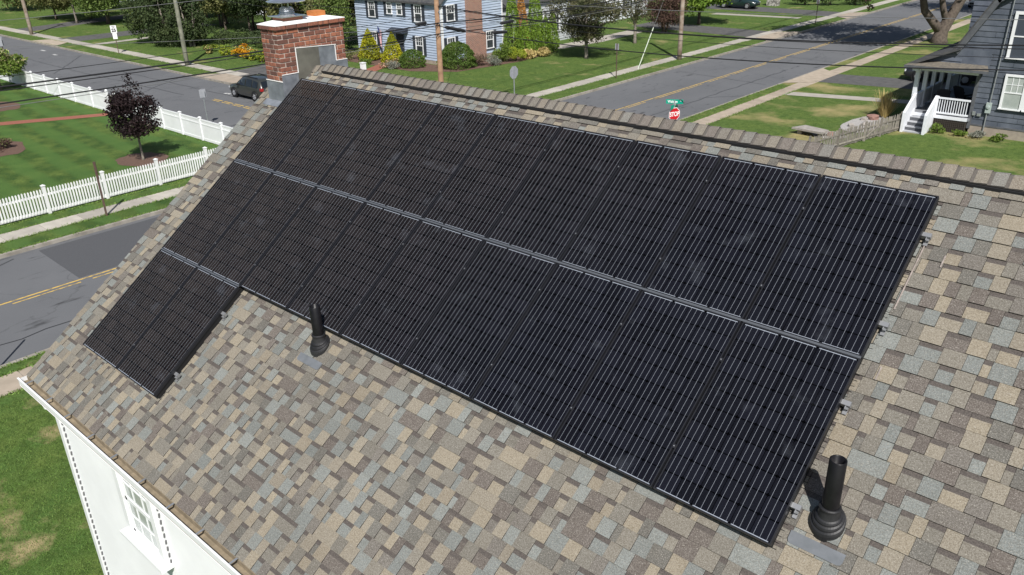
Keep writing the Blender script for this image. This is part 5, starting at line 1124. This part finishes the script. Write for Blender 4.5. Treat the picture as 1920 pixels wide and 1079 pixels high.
tree('green_maple', (-32.9, 69.6), 7.5, 4.1, 4.0, 3.1, F['green'], 'bright green leafy maple behind the pale utility pole', leaves=12000, size=.32, trunk=.16, k=44, fill=.34)
rt_ = Vector((.745, .667, 0)); bt = Vector((-10.1, 69.8, 0))
big = thing('large_maple', bt, 'large forked maple trunk beyond the porch roof casting shade on the main road', 'tree'); m = MB()
m.tube([bt+Vector((0, 0, -.2)), bt+Vector((0, 0, .35)), bt+Vector((0, 0, 1.0))+rt_*.1, bt+Vector((0, 0, 2.3))+rt_*.7, bt+Vector((0, 0, 4.6))+rt_*1.7, bt+Vector((0, 0, 8.5))+rt_*2.4], [.85, .62, .52, .42, .36, .15], 12)
m.tube([bt+Vector((0, 0, .9)), bt+Vector((0, 0, 1.7))-rt_*.8, bt+Vector((0, 0, 2.6))-rt_*1.65, bt+Vector((0, 0, 3.7))-rt_*2.0, bt+Vector((0, 0, 5.2))-rt_*2.0, bt+Vector((0, 0, 9))-rt_*2.6], [.42, .34, .3, .27, .24, .1], 10)
m.tube([bt+Vector((0, 0, 1.7))+rt_*.3, bt+Vector((0, 0, 2.6))-rt_*.1, bt+Vector((0, 0, 4.4))-rt_*.65, bt+Vector((0, 0, 8.5))-rt_*.6], [.28, .24, .22, .1], 10)
for i in range(10):
    a = i*.63; m.tube([bt+Vector((0, 0, 5.0+i*.3)), bt+Vector((math.cos(a)*3, math.sin(a)*3-1.5, 8)), bt+Vector((math.cos(a)*6, math.sin(a)*6-3, 9.5))], [.16, .1, .02], 6)
m.build('trunk', M_BARK, big, True)
cl_ = crown_clumps((bt.x-1.5, bt.y-3.5, 10.2), 7.8, 3.6, 60, .27); cl_ += [(tuple(bt-rt_*6.6+Vector((0, 0, 3.55))), (.55, .55, .75)), (tuple(bt-rt_*6.2+Vector((0, 0, 3.0))), (.35, .35, .4)), (tuple(bt-rt_*4.6+Vector((0, 0, 3.95))), (1.0, 1.0, .32)), (tuple(bt-rt_*6.0+Vector((0, 0, 5.2))), (1.6, 1.6, 1.0))]
V = leaf_quads(clump_points(cl_, 16000, .4), .38)-np.array(bt); link('crown', np_mesh('crown', V, 4, [F['smoke'], F['mid']], (RNG.random(16000) < .5).astype(int)), big)
tree('roadside_maple', (-9.8, 92), 11, 8.6, 5.5, 3.2, F['mid'], 'roadside tree farther up the main road at the top edge', leaves=7000, size=.4, trunk=.35, k=36)
tree('roadside_maple', (-86, 12.3), 10, 8.4, 4.8, 3.0, F['mid'], 'tree shading the side road from beyond the left edge', leaves=6000, size=.4, trunk=.3, k=36)
# north side of the side road, left to right
tree('far_tree', (-101.5, 33.6), 6, 3.6, 3.6, 3.0, F['olive'], 'olive green tree left of the brown utility pole', leaves=11000, size=.26, trunk=.14, k=40)
tree('far_tree', (-98.6, 36.5), 6, 4.2, 3.4, 3.0, F['smoke'], 'dusky purple tree behind the brown utility pole', leaves=9000, size=.24, trunk=.16, k=36, fill=.32)
tree('far_tree', (-95.0, 33.4), 6, 4.4, 3.0, 2.8, F['olive'], 'yellowish tree with a pale trunk right of the brown utility pole', leaves=9000, size=.24, trunk=.14, k=34, bark=M_BARKP)
tree('far_tree', (-91.0, 35.4), 7, 4.6, 4.2, 3.5, F['mid'], 'round green tree with a dark trunk before the lime shrubs', leaves=15000, size=.28, trunk=.24, k=46)
tree('far_tree', (-118, 36), 8, 4.6, 5.0, 4.2, F['olive'], 'olive tree at the top left corner of the lawn', leaves=10000, size=.36, trunk=.2, k=38)
tree('far_tree', (-108, 43), 8, 4.4, 5.0, 4.2, F['mid'], 'green tree behind the olive trees at the top left', leaves=10000, size=.36, trunk=.2, k=38)
tree('far_tree', (-97, 47), 9, 4.6, 5.4, 4.4, F['dark'], 'dark tree behind the lime shrubs at the top edge', leaves=12000, size=.34, trunk=.2, k=42)
tree('far_tree', (-86, 45), 8, 4.4, 4.6, 4.2, F['mid'], 'green tree behind the lime shrubs right of the dark one', leaves=10000, size=.34, trunk=.2, k=40)
tree('far_tree', (-78, 43), 8, 4.2, 3.6, 4.0, F['olive'], 'olive tree between the lime shrubs and the yews', leaves=9000, size=.3, trunk=.18, k=38)
for i, (x, y, r_, h_) in enumerate(((-87.8, 37.8, 1.5, 2.0), (-84.8, 38.6, 1.6, 1.9), (-82.6, 38.0, 1.4, 1.6), (-80.2, 38.6, 1.3, 1.7))):
    shrub('lime_shrub', (x, y), r_, h_, F['lime'], 'lime green shrub, %s from the left in the hedge behind the speed sign' % ORD[i], 'lime green shrubs', 1500, .16, mats2=F['mid'], frac=.2)
yew = [(-70.6, 31.0, 3.2, 2.5, 2.7), (-67.8, 31.2, 3.6, 2.8, 3.0), (-65.4, 32.0, 3.2, 2.3, 2.8)]
for i, (x, y, rz_, rx_, cz_) in enumerate(yew): tree('yew_tree', (x, y), 5, cz_, rx_, rz_, F['dark'], 'dark spreading yew, %s from the speed limit sign' % ORD[i], group='dark yews', leaves=11000, size=.2, trunk=.13, k=46, multi=3, bark=M_BARKP, fill=.32, limbs=8)
rowt = [(-76.5, 41.5, 'mid'), (-73.0, 40.0, 'olive'), (-71.0, 42.2, 'mid'), (-68.4, 40.2, 'dark'), (-66.0, 42.5, 'mid'), (-63.2, 38.8, 'dark'), (-60.2, 39.6, 'olive'), (-57.2, 41.6, 'mid'), (-54.4, 40.6, 'olive'), (-63.5, 47, 'mid'), (-56.5, 48, 'dark')]
for i, (x, y, k) in enumerate(rowt):
    tree('row_tree', (x, y), 7, 4.3, 3.0, 3.0, F[k], 'slender %s tree behind the flower bed, number %s from the left of the row' % ({'mid': 'green', 'olive': 'olive', 'dark': 'dark'}[k], ['one', 'two', 'three', 'four', 'five', 'six', 'seven', 'eight', 'nine', 'ten', 'eleven'][i]), group='trees behind the flower bed', leaves=10000, size=.25, trunk=.12, k=40, fill=.3, shell=.4, multi=2 if i % 3 == 0 else 1)
tree('corner_shrub_tree', (-48.6, 36.3), 5, 3.0, 1.6, 2.7, F['mid'], 'tall leafy shrub at the left corner of the blue house', leaves=7000, size=.18, trunk=.08, k=34, multi=3)
tree('corner_shrub_tree', (-51.2, 38.6), 6, 3.9, 2.6, 3.4, F['olive'], 'olive tree behind the chimney left of the blue house', leaves=11000, size=.2, trunk=.1, k=34)
tree('corner_shrub_tree', (-50.4, 33.6), 3, 1.5, 1.2, 1.2, F['dark'], 'dark low tree behind the chimney crown', leaves=3000, size=.16, trunk=.08, k=22)
bushes = [(-64.0, 34.4), (-61.4, 35.2), (-58.5, 35.6), (-55.6, 35.4), (-53.0, 35.0)]
for i, (x, y) in enumerate(bushes): shrub('shade_shrub', (x, y), 1.3, 1.5, F['dark'], 'dark shrub in the shade behind the flower bed, %s from the left' % ORD[i], 'shade shrubs', 1600, .16)
# flower bed: each clump a plant
fl_sp = [(-60.6, 31.2, 'lime'), (-59.6, 30.6, 'straw'), (-58.8, 31.4, 'lime'), (-57.6, 30.9, 'lime'), (-56.6, 31.6, 'straw'), (-55.6, 31.0, 'flower'), (-54.8, 31.8, 'straw'), (-54.0, 31.0, 'flower'), (-53.0, 30.7, 'lime'), (-52.2, 31.5, 'flower'), (-51.4, 30.6, 'lime'), (-50.6, 31.4, 'flower'), (-57.4, 32.8, 'flower'), (-53.6, 33.0, 'flower')]
nmx = {'lime': 'lime green leafy', 'straw': 'straw coloured', 'flower': 'orange flowering'}; cnt = {}
for x, y, k in fl_sp:
    cnt[k] = cnt.get(k, 0); shrub('perennial_plant', (x, y), .62, .85, F['lime'] if k != 'straw' else F['straw'], '%s perennial, %s of its kind from the left in the flower bed' % (nmx[k], ORD[cnt[k]]), 'flower bed plants', 700, .13, 10, cat='plant', mats2=F['flower'] if k == 'flower' else F['hydr'], frac=.75 if k == 'flower' else .4); cnt[k] += 1
# blue house planting
for i, (x, y) in enumerate(((-44.6, 36.6), (-41.3, 36.3))): shell_shrub('golden_conifer', x, y, 1.0, 2.35, F['gold'], 'golden yellow conifer %s the blue house door' % ('under the flag left of' if i == 0 else 'right of'), 'cone', 5000, .15, 'golden conifers')
shell_shrub('boxwood', -39.1, 36.4, 1.0, 1.25, F['box'], 'rounded dark green boxwood left of the reddish utility pole', 'dome', 6000, .1); shell_shrub('boxwood', -36.0, 38.3, 1.4, 1.8, F['box'], 'large rounded green boxwood right of the reddish utility pole', 'dome', 11000, .11)
shrub('pink_shrub', (-40.6, 35.2), .75, .7, F['pink'], 'faded pink hydrangea low before the right golden conifer', None, 900, .12, 12, mats2=F['olive'], frac=.4); shrub('low_shrub', (-39.7, 35.0), .6, .6, F['lav'], 'grey green low shrub beside the pink hydrangea', None, 800, .1)
shrub('low_shrub', (-43.2, 35.0), .6, .5, F['hydr'], 'low green shrub by the brick walk', None, 700, .1); shrub('low_shrub', (-46.5, 35.6), 1.2, .9, F['olive'], 'olive low shrub at the left of the golden conifers', None, 1600, .13)
shrub('low_shrub', (-35.0, 39.6), .7, 1.1, F['brown'], 'rusty leaved shrub below the end chimney', None, 1300, .1); shrub('low_shrub', (-34.3, 40.5), .7, .8, F['lav'], 'silvery low shrub at the edge of the lawn right of the chimney', None, 1200, .09); shrub('low_shrub', (-34.8, 42.3), .85, 1.7, F['hydr'], 'tall green shrub at the corner below the splice case', None, 2200, .13); shrub('low_shrub', (-34.0, 42.9), .7, 1.2, F['lime'], 'yellow green shrub before the arborvitae', None, 1500, .12)
shrub('ornamental_grass', (-33.9, 44.6), .75, .8, F['straw'], 'straw coloured grass clump in front of the arborvitae', None, 1400, .16, cat='plant'); shrub('ornamental_grass', (-33.9, 46.0), .7, .7, F['straw'], 'straw coloured grass clump at the right end of the bed', None, 1200, .16, cat='plant'); shrub('low_shrub', (-34.4, 47.6), .8, .7, F['hydr'], 'green low shrub at the right end of the bed', None, 1200, .12)
arb = [(-36.2, 45.0, 5.4, .75, 'arbor', 'tallest dark arborvitae against the blue house corner'), (-36.4, 46.4, 5.0, .62, 'orange', 'browned orange arborvitae between the green ones'), (-36.2, 47.9, 5.2, .85, 'arbor', 'broad tall arborvitae right of the browned one'), (-35.4, 45.6, 2.9, .62, 'arbor', 'short arborvitae in front on the left'), (-35.4, 47.0, 3.1, .6, 'arbor', 'short arborvitae in front in the middle'), (-35.6, 48.6, 2.8, .6, 'arbor', 'short arborvitae in front below the garage window'), (-35.9, 49.9, 3.0, .55, 'arbor', 'pointed arborvitae standing apart before the garage window')]
for x, y, h_, r_, k, lab in arb:
    t = thing('arborvitae', (x, y, 0), lab, 'shrub', 'arborvitae hedge'); MB().tube([(x, y, -.1), (x, y, h_*.9)], [.06, .01], 6).build('trunk', M_BARK, t)
    n = int(3800*h_/3); zz = RNG.random(n)**1.15; a = RNG.random(n)*6.283; prof_ = r_*np.clip(1.12*(1-zz)**.62, 0, 1)*(1+.13*np.sin(a*5+zz*17)); prof_ *= RNG.uniform(.8, 1.05, n)
    P = np.stack([x+prof_*np.cos(a), y+prof_*np.sin(a), .08+zz*(h_-.1)], 1); link('foliage', np_mesh('foliage', leaf_quads(P, .14, 0, .5)-np.array((x, y, 0)), 4, [F[k]]), t)
# slate house planting and yard objects
for i, (x, y, h_, k) in enumerate(((-.95, 38.9, .55, 'hydr'), (.1, 38.95, .35, 'hydr'), (.9, 39.0, .4, 'lav'), (2.0, 39.0, .4, 'hydr'))): shrub('foundation_plant', (x, y), .45, h_, F[k], ['leafy green plant before the porch lattice', 'small green plant under the porch rail end', 'grey green plant at the foundation below the meter box', 'small green plant below the slate house window'][i], None, 500, .1, 10, cat='plant')
og = thing('ornamental_grass', (-4.3, 40.7, 0), 'tall straw coloured grass clump beside the porch steps', 'plant', None); n = 420; a = RNG.random(n)*6.283; r_ = RNG.random(n)*.35; V = []
for i in range(n):
    b_ = np.array([.5*r_[i]*math.cos(a[i]), .5*r_[i]*math.sin(a[i]), 0]); t_ = np.array([2.1*r_[i]*math.cos(a[i])+RNG.normal()*.14, 2.1*r_[i]*math.sin(a[i])+RNG.normal()*.14, RNG.uniform(.6, 1.5)]); w_ = np.array([-math.sin(a[i]), math.cos(a[i]), 0])*.02; V.append([b_-w_, b_+w_, t_+w_*.3, t_-w_*.3])
link('blades', np_mesh('blades', np.array(V), 4, [F['straw']]), og)
def rock(mb, c, r_, sx=1, sz=.6):
    bm = bmesh.new(); bmesh.ops.create_icosphere(bm, subdivisions=2, radius=1); k = len(mb.v); rr = random.Random(int(c[0]*971+c[1]*37))
    ph = [rr.uniform(0, 6) for _ in range(3)]
    for v_ in bm.verts: p = v_.co; f_ = 1+.16*math.sin(3*p.x+ph[0])+.14*math.sin(4*p.y+ph[1])+.1*math.sin(5*p.z+ph[2]); mb.v.append((c[0]+p.x*r_*sx*f_, c[1]+p.y*r_*f_, c[2]+p.z*r_*sz*f_))
    for f_ in bm.faces: mb.f.append(tuple(v_.index+k for v_ in f_.verts)); mb.m.append(0)
    bm.free(); return mb
M_ROCK = mat('field stone', (.36, .33, .3), .95, (.25, .23, .21), 5, 5)
M_ROCKR = mat('reddish field stone', (.3, .17, .14), .95, (.22, .13, .11), 5, 5)
for (x, y, r_, m_, lab) in ((-4.7, 39.9, .32, M_ROCKR, 'reddish stone on the gravel bed by the gate'), (-4.95, 37.6, .2, M_ROCK, 'small grey stone at the left edge of the gravel bed'), (-4.5, 38.4, .22, M_ROCK, 'grey stone in the middle of the gravel bed'), (-4.95, 39.5, .2, M_ROCK, 'grey stone next to the reddish stone'), (-5.1, 35.1, .22, M_ROCKR, 'reddish stone beside the stone bench')):
    lone('garden_stone', rock(MB(), (x, y, r_*.3), r_), m_, (x, y, 0), lab, 'stone', 'garden stones')
bn = thing('stone_bench', (-6.0, 34.7, 0), 'low stone slab bench on the lawn just beyond the ridge', 'bench'); m = MB(); m.add([(-6.9, 34.4, .24), (-5.2, 34.2, .24), (-5.1, 34.9, .24), (-6.5, 35.25, .24), (-6.9, 34.4, .34), (-5.2, 34.2, .34), (-5.1, 34.9, .34), (-6.5, 35.25, .34)], [(0,3,2,1), (4,5,6,7), (0,1,5,4), (1,2,6,5), (2,3,7,6), (3,0,4,7)]); m.build('seat', M_ROCK, bn)
for x in (-6.5, -5.4): m = MB(); m.box(x-.12, x+.12, 34.5, 34.95, -.02, .24); m.build('leg', M_ROCK, bn)
sp2 = thing('stone_pillar', (-33.9, 88.2, 0), 'pale stone pillar beside the far driveway', 'pillar'); m = MB(); m.box(-34.5, -33.3, 87.8, 88.8, -.1, 1.3); M_STW = mat('mottled stone wall', (.42, .4, .37), .95, (.16, .15, .14), 3.2, 2, (.45, .55)); m.build('body', M_STW, sp2); m = MB(); m.box(-34.6, -33.2, 87.7, 88.9, 1.3, 1.4); m.build('cap', M_CONC, sp2)
for i, (x, y) in enumerate(((-31.2, 91.0), (-28.6, 92.0), (-26.2, 93.2))): shrub('far_shrub', (x, y), 1.7, 2.2, F['dark'], 'dark shrub at the top edge, %s right of the stone pillar' % ORD[i], 'far shrubs', 1500, .22)
mbx = thing('white_post_box', (-40.2, 32.4, 0), 'small white box on the blue house lawn beside the ridge', 'box'); m = MB(); m.box(-40.4, -40.05, 32.25, 32.55, 0, .75); m.build('body', M_WHITE, mbx); m = MB(); m.box(-40.43, -40.02, 32.22, 32.58, .75, .8); m.build('lid', M_WHITE, mbx)
for i, (x, y) in enumerate(((-39.2, 6.4), (-40.3, 5.9), (-38.6, 5.7))): shrub('red_shrub', (x, y), .7, .7, F['smoke'], 'reddish low shrub in the mulch bed at the left edge, %s' % ['in the middle', 'at its left', 'at its right'][i], 'mulch bed shrubs', 700, .12, mats2=F['olive'], frac=.4)
# grass blades on the near lawn and verge
n = 60000; gx_ = RNG.uniform(-10.9, -.9, n); gy_ = RNG.uniform(-7.5, 1.0, n); keep = (gx_ < -11.2) | (gx_ > -11.35); gx_, gy_ = gx_[keep], gy_[keep]; n = len(gx_)
a = RNG.random(n)*6.283; hh_ = RNG.uniform(.02, .055, n); ln = RNG.normal(size=(n, 2))*.03; w_ = .006
P = np.stack([gx_, gy_, np.zeros(n)], 1); S_ = np.stack([np.cos(a)*w_, np.sin(a)*w_, np.zeros(n)], 1); T_ = P+np.stack([ln[:, 0], ln[:, 1], hh_], 1)
gr = link('lawn_grass', np_mesh('lawn_grass', np.stack([P-S_, P+S_, T_], 1), 3, [F['blade']])); tag(gr, 'short rough grass below the white house wall at the lower left', 'grass', None, 'stuff')

E_ = []
def edge(a, b, n_): E_.append((a, b, n_))
for x in (-23.53, -24.62, -22.36): edge((x, -4), (x, 12.5), 1500)
for x in (-12.52, -11.38, -13.02): edge((x, -6), (x, 6), 1200)
for x in (-12.32, -11.33, -13.0): edge((x, 30), (x, 46), 1100)
for x in (-23.73, -24.87, -22.38): edge((x, 31), (x, 62), 1500)
for y in (25.83, 27.02, 24.28): edge((-90, y), (-52, y), 1400)
edge((-25.5, -4), (-25.5, 13.5), 1300); edge((-26.5, 14.1), (-60, 14.1), 1300)
P = []
for a, b, n_ in E_:
    t_ = RNG.random((n_, 1)); q = np.array([[*a, 0.0]])*(1-t_)+np.array([[*b, 0.0]])*t_; q[:, :2] += RNG.normal(size=(n_, 2))*np.where(RNG.random((n_, 1)) < .3, .07, .035); P.append(q)
P = np.concatenate(P); n = len(P); a = RNG.random(n)*6.283; S_ = np.stack([np.cos(a)*.022, np.sin(a)*.022, np.zeros(n)], 1); T_ = P+np.concatenate([RNG.normal(size=(n, 2))*.045, RNG.uniform(.03, .085, (n, 1))], 1)
vg = link('verge_grass', np_mesh('verge_grass', np.stack([P-S_, P+S_, T_], 1), 3, [F['blade']])); tag(vg, 'ragged grass growing over the edges of the sidewalks and kerbs', 'grass', None, 'stuff')
